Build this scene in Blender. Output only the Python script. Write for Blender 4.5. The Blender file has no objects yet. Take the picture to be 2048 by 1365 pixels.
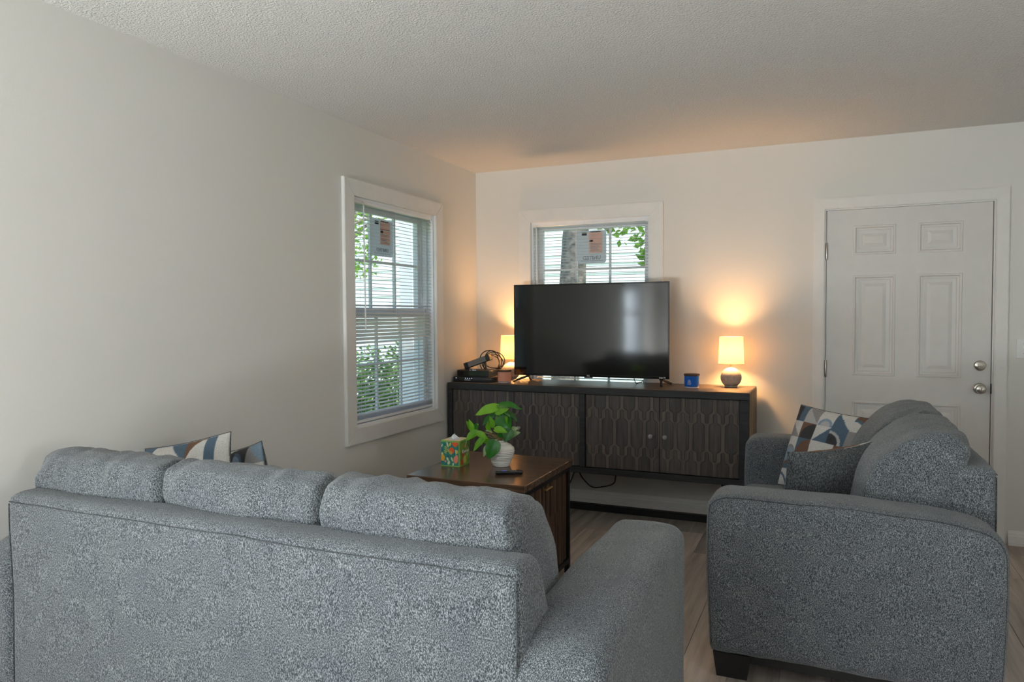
import bpy, bmesh, math, random
from mathutils import Vector, Matrix, noise, Euler

PI = math.pi
R = math.radians
random.seed(7)
SC = bpy.context.scene
COL = SC.collection

# ------------------------------------------------------------------ camera
def make_camera():
    yaw, pitch, roll = R(23.654), R(-2.037), R(-0.351)
    f = Vector((-math.sin(yaw) * math.cos(pitch), math.cos(yaw) * math.cos(pitch), math.sin(pitch)))
    r = Vector((math.cos(yaw), math.sin(yaw), 0))
    u = r.cross(f)
    r2 = math.cos(roll) * r + math.sin(roll) * u
    u2 = math.cos(roll) * u - math.sin(roll) * r
    m = Matrix(((r2.x, u2.x, -f.x, 2.5254), (r2.y, u2.y, -f.y, -5.0816), (r2.z, u2.z, -f.z, 1.3818), (0, 0, 0, 1)))
    cd = bpy.data.cameras.new('camera')
    cd.sensor_width = 36.0
    cd.lens = 1444.12 / 2048 * 36.0
    cd.clip_start = 0.05
    cam = bpy.data.objects.new('camera', cd)
    COL.objects.link(cam)
    cam.matrix_world = m
    SC.camera = cam
make_camera()

# ------------------------------------------------------------------ world, sun, window daylight, added fill lights, exposure
SKY_STRENGTH = 0.36
SUN_STRENGTH = 4.0
REAR_WINDOW_W = 8.0
CEILING_FILL_W = 268.0
RIGHT_FILL_W = 30.0
SIDE_WINDOW_W = 340.0
LAMP_W = 20.0
SC.view_settings.view_transform = 'Standard'
SC.view_settings.look = 'None'
SC.view_settings.gamma = 1.0
SC.view_settings.use_curve_mapping = False
SC.view_settings.exposure = 0.12
SC.cycles.caustics_reflective = False
SC.cycles.caustics_refractive = False

w = bpy.data.worlds.new('sky')
SC.world = w
w.use_nodes = True
nt = w.node_tree
for n in list(nt.nodes):
    nt.nodes.remove(n)
sky = nt.nodes.new('ShaderNodeTexSky')
sky.sky_type = 'NISHITA'
sky.sun_disc = False
sky.sun_elevation = R(42)
sky.sun_rotation = R(120)
sky.air_density = 1.0
sky.dust_density = 1.2
bg = nt.nodes.new('ShaderNodeBackground')
bg.inputs['Strength'].default_value = SKY_STRENGTH
wo = nt.nodes.new('ShaderNodeOutputWorld')
nt.links.new(sky.outputs[0], bg.inputs[0])
nt.links.new(bg.outputs[0], wo.inputs[0])

sl = bpy.data.lights.new('sun', 'SUN')
sl.energy = SUN_STRENGTH
sl.angle = R(2)
sl.color = (1.0, 0.95, 0.86)
so = bpy.data.objects.new('sun', sl)
COL.objects.link(so)
so.rotation_euler = Vector((-0.75, 0.42, -0.9)).to_track_quat('-Z', 'Y').to_euler()

def daylight_or_fill(name, loc, direction, sx, sy, watts, color):
    l = bpy.data.lights.new(name, 'AREA')
    l.shape = 'RECTANGLE'
    l.size, l.size_y = sx, sy
    l.energy = watts
    l.color = color
    o = bpy.data.objects.new(name, l)
    COL.objects.link(o)
    o.location = loc
    o.rotation_euler = Vector(direction).to_track_quat('-Z', 'Y').to_euler()
    return o
daylight_or_fill('daylight_rear_window', (0.90, -6.95, 1.45), (0, 1, 0), 1.45, 1.4, REAR_WINDOW_W, (0.93, 0.97, 1.0))
daylight_or_fill('ceiling_fill_rear', (0.90, -7.08, 0.45), (0, 0.22, 0.975), 1.45, 1.0, CEILING_FILL_W, (0.97, 0.99, 1.0))  # added fill aimed upward to brighten the ceiling
daylight_or_fill('wall_fill_right', (5.66, -5.1, 1.30), (-1, 0, 0.35), 1.2, 1.35, RIGHT_FILL_W, (0.95, 0.98, 1.0))  # added fill from the right to lift the left wall and ceiling
daylight_or_fill('daylight_side_window', (-0.19, -6.00, 1.42), (1, 0, 0), 2.8, 1.6, SIDE_WINDOW_W, (0.84, 0.94, 1.0))

# ------------------------------------------------------------------ node helpers / materials
def new_mat(name):
    m = bpy.data.materials.new(name)
    m.use_nodes = True
    nt = m.node_tree
    for n in list(nt.nodes):
        nt.nodes.remove(n)
    out = nt.nodes.new('ShaderNodeOutputMaterial')
    b = nt.nodes.new('ShaderNodeBsdfPrincipled')
    nt.links.new(b.outputs[0], out.inputs[0])
    return m, nt, b, out

def N(nt, t, **kw):
    n = nt.nodes.new(t)
    for k, v in kw.items():
        setattr(n, k, v)
    return n

def ramp(nt, src, stops):
    r = nt.nodes.new('ShaderNodeValToRGB')
    el = r.color_ramp.elements
    while len(el) < len(stops):
        el.new(0.5)
    for e, (p, c) in zip(el, stops):
        e.position = p
        e.color = (*c, 1) if len(c) == 3 else c
    nt.links.new(src, r.inputs[0])
    return r

def coords(nt, scale=(1, 1, 1), kind='Object', rot=(0, 0, 0)):
    tc = N(nt, 'ShaderNodeTexCoord')
    mp = N(nt, 'ShaderNodeMapping')
    mp.inputs['Scale'].default_value = scale
    mp.inputs['Rotation'].default_value = rot
    nt.links.new(tc.outputs[kind], mp.inputs[0])
    return mp.outputs[0]

def tex_noise(nt, vec, scale, detail=2.0, rough=0.5):
    n = N(nt, 'ShaderNodeTexNoise')
    n.inputs['Scale'].default_value = scale
    n.inputs['Detail'].default_value = detail
    n.inputs['Roughness'].default_value = rough
    nt.links.new(vec, n.inputs['Vector'])
    return n.outputs[0]

def bump(nt, b, h, strength, dist):
    bp = N(nt, 'ShaderNodeBump')
    bp.inputs['Strength'].default_value = strength
    bp.inputs['Distance'].default_value = dist
    nt.links.new(h, bp.inputs['Height'])
    nt.links.new(bp.outputs[0], b.inputs['Normal'])

def plain(name, col, rough=0.5, metal=0.0, var=0.06, vscale=14.0, bmp=0.0, bscale=80.0, spec=None, coat=0.0):
    m, nt, b, out = new_mat(name)
    v = coords(nt)
    n = tex_noise(nt, v, vscale, 3)
    c0 = tuple(max(0, c * (1 - var)) for c in col)
    c1 = tuple(min(1, c * (1 + var)) for c in col)
    rp = ramp(nt, n, [(0.3, c0), (0.7, c1)])
    nt.links.new(rp.outputs[0], b.inputs['Base Color'])
    b.inputs['Roughness'].default_value = rough
    b.inputs['Metallic'].default_value = metal
    if spec is not None:
        b.inputs['Specular IOR Level'].default_value = spec
    if coat:
        b.inputs['Coat Weight'].default_value = coat
    if bmp:
        bump(nt, b, tex_noise(nt, v, bscale, 3), bmp, 0.002)
    return m

def fabric(name, dark, mid, light, scale=520.0, bmp=0.45):
    m, nt, b, out = new_mat(name)
    v = coords(nt)
    v2 = coords(nt, (1, 1, 0.45))
    n1 = tex_noise(nt, v2, scale, 2.0, 0.6)
    n2 = tex_noise(nt, v, 9.0, 2.0)
    rp = ramp(nt, n1, [(0.36, dark), (0.5, mid), (0.64, light)])
    rp2 = ramp(nt, n2, [(0.3, (0.88, 0.88, 0.9)), (0.7, (1.06, 1.06, 1.04))])
    mx = N(nt, 'ShaderNodeMix', data_type='RGBA', blend_type='MULTIPLY')
    mx.inputs[0].default_value = 1.0
    nt.links.new(rp.outputs[0], mx.inputs[6])
    nt.links.new(rp2.outputs[0], mx.inputs[7])
    nt.links.new(mx.outputs[2], b.inputs['Base Color'])
    b.inputs['Roughness'].default_value = 0.95
    b.inputs['Specular IOR Level'].default_value = 0.15
    b.inputs['Sheen Weight'].default_value = 0.25
    b.inputs['Sheen Roughness'].default_value = 0.5
    bump(nt, b, n1, bmp, 0.003)
    return m

def wood(name, dark, light, scale=(2.0, 30.0, 30.0), rough=0.45, bmp=0.15, rnd=0.0, spec=0.5):
    m, nt, b, out = new_mat(name)
    v = coords(nt, scale)
    if rnd:
        oi = N(nt, 'ShaderNodeObjectInfo')
        ad = N(nt, 'ShaderNodeVectorMath', operation='ADD')
        sc = N(nt, 'ShaderNodeVectorMath', operation='SCALE')
        cmb = N(nt, 'ShaderNodeCombineXYZ')
        for i in range(3):
            nt.links.new(oi.outputs['Random'], cmb.inputs[i])
        nt.links.new(cmb.outputs[0], sc.inputs[0])
        sc.inputs['Scale'].default_value = 37.0
        nt.links.new(v, ad.inputs[0])
        nt.links.new(sc.outputs[0], ad.inputs[1])
        v = ad.outputs[0]
    n = tex_noise(nt, v, 1.0, 6.0, 0.62)
    rp = ramp(nt, n, [(0.28, dark), (0.72, light)])
    col = rp.outputs[0]
    if rnd:
        rr = ramp(nt, oi.outputs['Random'], [(0.0, (1 - rnd,) * 3), (1.0, (1 + rnd, 1 + rnd * 0.96, 1 + rnd * 0.9))])
        mx = N(nt, 'ShaderNodeMix', data_type='RGBA', blend_type='MULTIPLY')
        mx.inputs[0].default_value = 1.0
        nt.links.new(col, mx.inputs[6])
        nt.links.new(rr.outputs[0], mx.inputs[7])
        col = mx.outputs[2]
    nt.links.new(col, b.inputs['Base Color'])
    b.inputs['Roughness'].default_value = rough
    b.inputs['Specular IOR Level'].default_value = spec
    bump(nt, b, n, bmp, 0.003)
    return m

M = {}
def wall_mat(name, col, scale, strength, dist, rough=0.9):
    m, nt, b, out = new_mat(name)
    v = coords(nt)
    n = tex_noise(nt, v, scale, 3.0, 0.6)
    n2 = tex_noise(nt, v, 1.2, 2.0)
    rp = ramp(nt, n2, [(0.3, tuple(c * 0.98 for c in col)), (0.7, col)])
    nt.links.new(rp.outputs[0], b.inputs['Base Color'])
    b.inputs['Roughness'].default_value = rough
    b.inputs['Specular IOR Level'].default_value = 0.25
    bump(nt, b, n, strength, dist)
    return m
M['wall'] = wall_mat('painted_wall', (0.755, 0.738, 0.70), 160, 0.12, 0.002, 0.7)
M['ceiling'] = wall_mat('popcorn_ceiling', (0.80, 0.785, 0.755), 120, 1.0, 0.012)
M['trim'] = plain('white_trim_paint', (0.775, 0.76, 0.735), 0.38, var=0.02)
M['door'] = plain('white_door_paint', (0.70, 0.68, 0.655), 0.42, var=0.02)
M['vinyl'] = plain('white_vinyl', (0.82, 0.83, 0.85), 0.35, var=0.02)
M['floor'] = wood('grey_oak_planks', (0.24, 0.20, 0.17), (0.58, 0.50, 0.44), (22.0, 1.6, 22.0), 0.42, 0.12, rnd=0.28)
M['subfloor'] = plain('subfloor', (0.12, 0.1, 0.09), 0.8)
M['sofa'] = fabric('heathered_grey_chenille', (0.019, 0.026, 0.031), (0.094, 0.106, 0.115), (0.32, 0.337, 0.352))
M['seam'] = fabric('seam_thread', (0.014, 0.018, 0.021), (0.05, 0.056, 0.06), (0.13, 0.14, 0.145))
M['pillow_grey'] = fabric('charcoal_pillow_back', (0.03, 0.034, 0.036), (0.075, 0.082, 0.085), (0.16, 0.17, 0.17), 260)
M['foot'] = plain('black_sofa_foot', (0.012, 0.011, 0.011), 0.5)
M['stand_frame'] = wood('near_black_wood', (0.008, 0.008, 0.009), (0.03, 0.029, 0.03), (3, 40, 40), 0.55, 0.3)
M['stand_top'] = wood('dark_brown_top', (0.045, 0.034, 0.026), (0.15, 0.105, 0.075), (3, 45, 45), 0.38, 0.12)
M['stand_side'] = wood('distressed_side', (0.03, 0.022, 0.016), (0.36, 0.25, 0.155), (18, 18, 4), 0.6, 0.4)
M['door_back'] = wood('carved_door_ground', (0.075, 0.058, 0.047), (0.165, 0.13, 0.104), (40, 40, 3), 0.62, 0.3)
M['door_piece'] = wood('carved_door_plate', (0.04, 0.034, 0.031), (0.105, 0.085, 0.074), (50, 50, 4), 0.55, 0.25, rnd=0.15)
M['knob_iron'] = plain('worn_iron_knob', (0.30, 0.28, 0.27), 0.5, 0.4, 0.25, 60)
M['table_top'] = wood('espresso_table_top', (0.035, 0.021, 0.014), (0.15, 0.085, 0.05), (3, 55, 55), 0.24, 0.08)
M['table_slat'] = wood('walnut_slats', (0.03, 0.017, 0.01), (0.115, 0.062, 0.032), (40, 40, 3), 0.5, 0.25, rnd=0.35)
M['black_metal'] = plain('black_metal', (0.012, 0.012, 0.013), 0.45, 0.3, 0.1)
M['black_plastic'] = plain('black_plastic', (0.016, 0.016, 0.017), 0.4, 0.0, 0.08)
M['gloss_black'] = plain('gloss_black_plastic', (0.01, 0.01, 0.011), 0.12, 0.0, 0.05)
M['tv_screen'] = plain('tv_screen_glass', (0.012, 0.0125, 0.012), 0.085, 0.0, 0.02, spec=0.75)
M['grey_mesh'] = plain('grey_speaker_face', (0.20, 0.19, 0.185), 0.55, 0.2, 0.1, 300)
M['white_print'] = plain('white_print', (0.85, 0.85, 0.86), 0.5)
M['dark_print'] = plain('dark_print', (0.03, 0.03, 0.035), 0.6)
M['grey_print'] = plain('grey_print', (0.28, 0.3, 0.33), 0.6)
M['peach_print'] = plain('peach_print', (0.85, 0.52, 0.42), 0.6)
M['nickel'] = plain('satin_nickel', (0.52, 0.48, 0.43), 0.28, 1.0, 0.05, 40)
M['plate'] = plain('white_switch_plate', (0.8, 0.8, 0.78), 0.35, var=0.02)
M['ceramic'] = plain('white_ceramic', (0.78, 0.76, 0.71), 0.22, var=0.03, coat=0.3)
M['concrete'] = plain('grey_cement_base', (0.36, 0.32, 0.275), 0.8, var=0.16, vscale=45, bmp=0.25, bscale=120)
M['brass'] = plain('aged_brass', (0.45, 0.33, 0.17), 0.35, 0.9)
M['blue_glass'] = plain('blue_candle_jar', (0.004, 0.11, 0.52), 0.16, var=0.08, coat=0.5)

M['lid'] = plain('dark_wood_lid', (0.055, 0.032, 0.02), 0.5, var=0.2)
M['lid_peach'] = plain('peach_metal_lid', (0.55, 0.27, 0.16), 0.3, 0.4)
M['glass_clear'] = plain('clear_jar_foot', (0.55, 0.56, 0.6), 0.1)
M['stem'] = plain('plant_stem', (0.36, 0.27, 0.10), 0.6, var=0.2)
M['soil'] = plain('potting_soil', (0.05, 0.035, 0.025), 0.95, var=0.3, vscale=80, bmp=0.8)
M['tissue'] = plain('tissue_paper', (0.86, 0.86, 0.88), 0.9, var=0.03)
M['purple_btn'] = plain('purple_button', (0.13, 0.11, 0.55), 0.35)
M['rubber_btn'] = plain('grey_button', (0.10, 0.10, 0.11), 0.5)
M['cable'] = plain('black_cable', (0.02, 0.016, 0.014), 0.5)
M['bark'] = plain('tree_bark', (0.20, 0.185, 0.165), 0.95, var=0.5, vscale=22, bmp=1.0, bscale=30)
M['grass'] = plain('lawn_grass', (0.22, 0.34, 0.07), 0.95, var=0.45, vscale=9, bmp=0.8, bscale=60)
M['siding'] = plain('pale_blue_siding', (0.80, 0.86, 0.90), 0.7, var=0.03)
M['roof'] = plain('grey_shingles', (0.13, 0.145, 0.165), 0.9, var=0.25, vscale=30)
M['far_glass'] = plain('house_window_glass', (0.10, 0.16, 0.22), 0.1)
M['exterior'] = plain('white_exterior', (0.75, 0.77, 0.8), 0.7, var=0.03)

def emissive(name, col, s):
    m, nt, b, out = new_mat(name)
    b.inputs['Base Color'].default_value = (*col, 1)
    b.inputs['Emission Color'].default_value = (*col, 1)
    b.inputs['Emission Strength'].default_value = s
    return m
M['led'] = emissive('indicator_led', (0.7, 0.75, 1.0), 3.0)

def leaf_mat(name, c0, c1, trans=0.45, rough=0.35):
    m, nt, b, out = new_mat(name)
    oi = N(nt, 'ShaderNodeObjectInfo')
    v = coords(nt)
    n = tex_noise(nt, v, 40, 3)
    ad = N(nt, 'ShaderNodeMath', operation='ADD')
    ml = N(nt, 'ShaderNodeMath', operation='MULTIPLY')
    ml.inputs[1].default_value = 0.5
    nt.links.new(oi.outputs['Random'], ml.inputs[0])
    m2 = N(nt, 'ShaderNodeMath', operation='MULTIPLY')
    m2.inputs[1].default_value = 0.5
    nt.links.new(n, m2.inputs[0])
    nt.links.new(ml.outputs[0], ad.inputs[0])
    nt.links.new(m2.outputs[0], ad.inputs[1])
    rp = ramp(nt, ad.outputs[0], [(0.1, c0), (0.85, c1)])
    nt.links.new(rp.outputs[0], b.inputs['Base Color'])
    b.inputs['Roughness'].default_value = rough
    tr = N(nt, 'ShaderNodeBsdfTranslucent')
    nt.links.new(rp.outputs[0], tr.inputs[0])
    mx = N(nt, 'ShaderNodeMixShader')
    mx.inputs[0].default_value = trans
    nt.links.new(b.outputs[0], mx.inputs[1])
    nt.links.new(tr.outputs[0], mx.inputs[2])
    nt.links.new(mx.outputs[0], out.inputs[0])
    return m
M['leaf_bright'] = leaf_mat('bright_leaf', (0.13, 0.42, 0.015), (0.34, 0.72, 0.06), 0.5)
M['leaf_dark'] = leaf_mat('dark_leaf', (0.015, 0.12, 0.012), (0.05, 0.27, 0.03), 0.3, 0.25)
M['leaf_pale'] = leaf_mat('pale_leaf', (0.22, 0.36, 0.14), (0.5, 0.62, 0.32), 0.3)
M['shrub_leaf'] = leaf_mat('shrub_leaf', (0.04, 0.12, 0.02), (0.22, 0.38, 0.08), 0.3, 0.5)
M['tree_leaf'] = leaf_mat('tree_leaf', (0.12, 0.30, 0.03), (0.42, 0.62, 0.12), 0.5, 0.5)

def glass_mat():
    m, nt, b, out = new_mat('window_glass')
    nt.nodes.remove(b)
    tr = N(nt, 'ShaderNodeBsdfTransparent')
    tr.inputs[0].default_value = (0.95, 0.98, 0.99, 1)
    gl = N(nt, 'ShaderNodeBsdfGlossy')
    gl.inputs['Roughness'].default_value = 0.02
    fr = N(nt, 'ShaderNodeFresnel')
    fr.inputs[0].default_value = 1.35
    mx = N(nt, 'ShaderNodeMixShader')
    nt.links.new(fr.outputs[0], mx.inputs[0])
    nt.links.new(tr.outputs[0], mx.inputs[1])
    nt.links.new(gl.outputs[0], mx.inputs[2])
    nt.links.new(mx.outputs[0], out.inputs[0])
    return m
M['glass'] = glass_mat()

def sheet_mat(name, col, trans, rough=0.6):
    m, nt, b, out = new_mat(name)
    v = coords(nt)
    n = tex_noise(nt, v, 60, 2)
    rp = ramp(nt, n, [(0.3, tuple(c * 0.97 for c in col)), (0.7, col)])
    nt.links.new(rp.outputs[0], b.inputs['Base Color'])
    b.inputs['Roughness'].default_value = rough
    tr = N(nt, 'ShaderNodeBsdfTranslucent')
    nt.links.new(rp.outputs[0], tr.inputs[0])
    mx = N(nt, 'ShaderNodeMixShader')
    mx.inputs[0].default_value = trans
    nt.links.new(b.outputs[0], mx.inputs[1])
    nt.links.new(tr.outputs[0], mx.inputs[2])
    nt.links.new(mx.outputs[0], out.inputs[0])
    return m
M['shade'] = sheet_mat('linen_lamp_shade', (0.92, 0.84, 0.70), 0.6, 0.9)
M['slat'] = sheet_mat('white_blind_slat', (0.82, 0.82, 0.83), 0.25, 0.4)
M['peach_glass'] = sheet_mat('peach_candle_jar', (0.95, 0.55, 0.39), 0.4, 0.18)
M['label_paper'] = sheet_mat('label_paper', (0.80, 0.82, 0.86), 0.45, 0.7)

def painted(name, rough=0.6, wv=0.0, sc=300):
    m, nt, b, out = new_mat(name)
    a = N(nt, 'ShaderNodeVertexColor')
    a.layer_name = 'Col'
    v = coords(nt)
    n = tex_noise(nt, v, sc, 2)
    rp = ramp(nt, n, [(0.3, (1 - wv,) * 3), (0.7, (1, 1, 1))])
    mx = N(nt, 'ShaderNodeMix', data_type='RGBA', blend_type='MULTIPLY')
    mx.inputs[0].default_value = 1.0
    nt.links.new(a.outputs[0], mx.inputs[6])
    nt.links.new(rp.outputs[0], mx.inputs[7])
    nt.links.new(mx.outputs[2], b.inputs['Base Color'])
    b.inputs['Roughness'].default_value = rough
    if wv:
        bump(nt, b, n, 0.3, 0.002)
    return m
M['print_card'] = painted('printed_carton', 0.45)
M['print_cloth'] = painted('printed_pillow_cloth', 0.95, 0.3)

# ------------------------------------------------------------------ object helpers
def props(o, label=None, cat=None, group=None, kind=None):
    if label: o['label'] = label
    if cat: o['category'] = cat
    if group: o['group'] = group
    if kind: o['kind'] = kind
    return o

def link_obj(name, data, parent=None, loc=(0, 0, 0), rot=(0, 0, 0)):
    o = bpy.data.objects.new(name, data)
    COL.objects.link(o)
    o.parent = parent
    o.location = loc
    o.rotation_euler = rot
    return o

def thing(name, label, cat, loc=(0, 0, 0), rotz=0.0, group=None):
    o = link_obj(name, None, None, loc, (0, 0, rotz))
    o.empty_display_size = 0.05
    return props(o, label, cat, group)

def setting(name, loc=(0, 0, 0), rotz=0.0):
    o = link_obj(name, None, None, loc, (0, 0, rotz))
    return props(o, kind='structure')

def finish(bm, name, mat, smooth=False, angle=40):
    bmesh.ops.recalc_face_normals(bm, faces=bm.faces[:])
    me = bpy.data.meshes.new(name)
    bm.to_mesh(me)
    bm.free()
    if mat:
        me.materials.append(M[mat] if isinstance(mat, str) else mat)
    if smooth:
        me.polygons.foreach_set('use_smooth', [True] * len(me.polygons))
        if angle < 180:
            me.set_sharp_from_angle(angle=R(angle))
    return me

def part(name, bm, mat, parent=None, smooth=False, loc=(0, 0, 0), rot=(0, 0, 0), angle=40):
    return link_obj(name, finish(bm, name, mat, smooth, angle), parent, loc, rot)

def raw(name, verts, faces, mat, parent=None, smooth=False, loc=(0, 0, 0), rot=(0, 0, 0), angle=180):
    bm = bmesh.new()
    vs = [bm.verts.new(v) for v in verts]
    for f in faces:
        try:
            bm.faces.new([vs[i] for i in f])
        except ValueError:
            pass
    return part(name, bm, mat, parent, smooth, loc, rot, angle)

def box(bm, x0, x1, y0, y1, z0, z1, bev=0.0, seg=2):
    r = bmesh.ops.create_cube(bm, size=1.0)
    vs = r['verts']
    for v in vs:
        v.co = Vector(((x0 + x1) / 2 + v.co.x * (x1 - x0), (y0 + y1) / 2 + v.co.y * (y1 - y0), (z0 + z1) / 2 + v.co.z * (z1 - z0)))
    if bev > 0:
        es = list({e for v in vs for e in v.link_edges})
        bmesh.ops.bevel(bm, geom=es, offset=bev, segments=seg, profile=0.5, affect='EDGES')
    return bm

def nb():
    return bmesh.new()

def bx(*a, **k):
    return box(nb(), *a, **k)

def lathe(bm, prof, seg=40, cx=0, cy=0, cap0=True, cap1=True):
    rings = []
    for r, z in prof:
        if r < 1e-6:
            rings.append([bm.verts.new((cx, cy, z))])
        else:
            rings.append([bm.verts.new((cx + r * math.cos(2 * PI * i / seg), cy + r * math.sin(2 * PI * i / seg), z)) for i in range(seg)])
    for a, b in zip(rings[:-1], rings[1:]):
        for i in range(seg):
            j = (i + 1) % seg
            if len(a) == 1 and len(b) == 1:
                continue
            if len(a) == 1:
                bm.faces.new((a[0], b[j], b[i]))
            elif len(b) == 1:
                bm.faces.new((a[i], a[j], b[0]))
            else:
                bm.faces.new((a[i], a[j], b[j], b[i]))
    if cap0 and len(rings[0]) > 1:
        bm.faces.new(rings[0][::-1])
    if cap1 and len(rings[-1]) > 1:
        bm.faces.new(rings[-1])
    return bm

def smooth_path(pts, n=8, closed=False):
    P = [Vector(p) for p in pts]
    out = []
    L = len(P)
    rng = range(L) if closed else range(L - 1)
    for i in rng:
        p0 = P[(i - 1) % L] if closed or i > 0 else P[i]
        p1, p2 = P[i], P[(i + 1) % L]
        p3 = P[(i + 2) % L] if closed or i + 2 < L else p2
        for k in range(n):
            t = k / n
            out.append(0.5 * ((2 * p1) + (p2 - p0) * t + (2 * p0 - 5 * p1 + 4 * p2 - p3) * t * t + (3 * p1 - p0 - 3 * p2 + p3) * t ** 3))
    if not closed:
        out.append(P[-1])
    return out

def tube(bm, pts, r, seg=8, closed=False, radii=None):
    P = [Vector(p) for p in pts]
    n = len(P)
    rings = []
    up = Vector((0, 0, 1))
    prev = None
    for i in range(n):
        if closed:
            t = P[(i + 1) % n] - P[(i - 1) % n]
        else:
            t = P[min(i + 1, n - 1)] - P[max(i - 1, 0)]
        if t.length < 1e-9:
            t = Vector((0, 0, 1))
        t.normalize()
        if prev is None:
            a = t.cross(up)
            if a.length < 0.05:
                a = t.cross(Vector((1, 0, 0)))
        else:
            a = prev - t * prev.dot(t)
            if a.length < 1e-6:
                a = t.cross(up)
        a.normalize()
        prev = a
        b = t.cross(a)
        rr = radii[i] if radii else r
        rings.append([bm.verts.new(P[i] + rr * (math.cos(2 * PI * k / seg) * a + math.sin(2 * PI * k / seg) * b)) for k in range(seg)])
    pairs = list(zip(rings[:-1], rings[1:]))
    if closed:
        pairs.append((rings[-1], rings[0]))
    for a, b in pairs:
        for k in range(seg):
            j = (k + 1) % seg
            bm.faces.new((a[k], a[j], b[j], b[k]))
    if not closed:
        bm.faces.new(rings[0][::-1])
        bm.faces.new(rings[-1])
    return bm

def bar(bm, p0, p1, w, h):
    p0, p1 = Vector(p0), Vector(p1)
    t = (p1 - p0).normalized()
    a = t.cross(Vector((0, 0, 1)))
    if a.length < 1e-3:
        a = Vector((1, 0, 0))
    a.normalize()
    b = t.cross(a)
    vs = []
    for p in (p0, p1):
        for s, q in ((-1, -1), (1, -1), (1, 1), (-1, 1)):
            vs.append(bm.verts.new(p + a * s * w / 2 + b * q * h / 2))
    for f in ((0, 1, 2, 3), (4, 5, 6, 7), (0, 1, 5, 4), (1, 2, 6, 5), (2, 3, 7, 6), (3, 0, 4, 7)):
        bm.faces.new([vs[i] for i in f])
    return bm

def text_mesh(txt, size, depth=0.0004, mirror=False, bold=0.0):
    cu = bpy.data.curves.new('t', 'FONT')
    cu.body = txt
    cu.size = size
    cu.extrude = depth
    cu.offset = bold
    cu.resolution_u = 3
    cu.align_x = 'CENTER'
    cu.align_y = 'CENTER'
    o = bpy.data.objects.new('t', cu)
    COL.objects.link(o)
    dg = bpy.context.evaluated_depsgraph_get()
    me = bpy.data.meshes.new_from_object(o.evaluated_get(dg))
    bpy.data.objects.remove(o)
    bpy.data.curves.remove(cu)
    if mirror:
        me.transform(Matrix.Scale(-1, 4, Vector((1, 0, 0))))
    return me

def text_part(name, txt, size, mat, parent, loc, rot, mirror=False, depth=0.0004, bold=0.0):
    me = text_mesh(txt, size, depth, mirror, bold)
    me.materials.clear()
    me.materials.append(M[mat])
    me.name = name
    return link_obj(name, me, parent, loc, rot)

# ------------------------------------------------------------------ soft shapes
def axis_vals(h, r, ni, ne):
    vals = []
    for k in range(ne):
        a = (k / ne) * PI / 4
        vals.append(-h + r * (1 - math.tan(a)) * 0 + (r - r * math.tan(PI / 4 - a)))
    for k in range(ni + 1):
        vals.append(-(h - r) + 2 * (h - r) * k / ni)
    for k in range(1, ne + 1):
        a = (k / ne) * PI / 4
        vals.append((h - r) + r * math.tan(a))
    return vals

def soft_box(sx, sy, sz, r, ni=14, ne=5, deform=None):
    hs = (sx / 2, sy / 2, sz / 2)
    r3 = r if isinstance(r, tuple) else (r, r, r)
    rr = [min(a, h * 0.98) for a, h in zip(r3, hs)]
    ax = [axis_vals(h, a, ni, ne) for h, a in zip(hs, rr)]
    verts, faces, index = [], [], {}
    def vid(p):
        key = tuple(round(c, 5) for c in p)
        if key in index:
            return index[key]
        q = [max(-(h - a), min(h - a, c)) for c, h, a in zip(p, hs, rr)]
        d = Vector([c - qq for c, qq in zip(p, q)])
        if d.length > 1e-9:
            dn = Vector([d[i] / rr[i] for i in range(3)])
            dn.normalize()
            pos = Vector([q[i] + dn[i] * rr[i] for i in range(3)])
        else:
            pos = Vector(p)
        index[key] = len(verts)
        verts.append(pos)
        return index[key]
    for a in range(3):
        b, c = (a + 1) % 3, (a + 2) % 3
        for s in (-1, 1):
            for i in range(len(ax[b]) - 1):
                for j in range(len(ax[c]) - 1):
                    q = []
                    for (u, v) in ((i, j), (i + 1, j), (i + 1, j + 1), (i, j + 1)):
                        p = [0, 0, 0]
                        p[a] = s * hs[a]
                        p[b] = ax[b][u]
                        p[c] = ax[c][v]
                        q.append(vid(p))
                    faces.append(q if s > 0 else q[::-1])
    if deform:
        verts = [deform(v.copy(), hs) for v in verts]
    return verts, faces

def resample(poly, n):
    P = [Vector((p[0], p[1])) for p in poly]
    L = [0]
    m = len(P)
    for i in range(m):
        L.append(L[-1] + (P[(i + 1) % m] - P[i]).length)
    out = []
    k = 0
    for i in range(n):
        s = L[-1] * i / n
        while L[k + 1] < s:
            k += 1
        t = (s - L[k]) / max(1e-9, L[k + 1] - L[k])
        out.append(P[k].lerp(P[(k + 1) % m], t))
    return out

def round_poly(pts, n=7):
    """pts: (a, b, radius); returns polygon with rounded corners"""
    out = []
    m = len(pts)
    for i in range(m):
        p0 = Vector(pts[i - 1][:2]); p1 = Vector(pts[i][:2]); p2 = Vector(pts[(i + 1) % m][:2])
        r = pts[i][2] if len(pts[i]) > 2 else 0
        if r <= 0:
            out.append(p1)
            continue
        d0 = (p0 - p1).normalized(); d2 = (p2 - p1).normalized()
        t = min(r, (p0 - p1).length * 0.49, (p2 - p1).length * 0.49)
        a, b = p1 + d0 * t, p1 + d2 * t
        for k in range(n + 1):
            s = k / n
            out.append((1 - s) ** 2 * a + 2 * s * (1 - s) * p1 + s * s * b)
    return out

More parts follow.
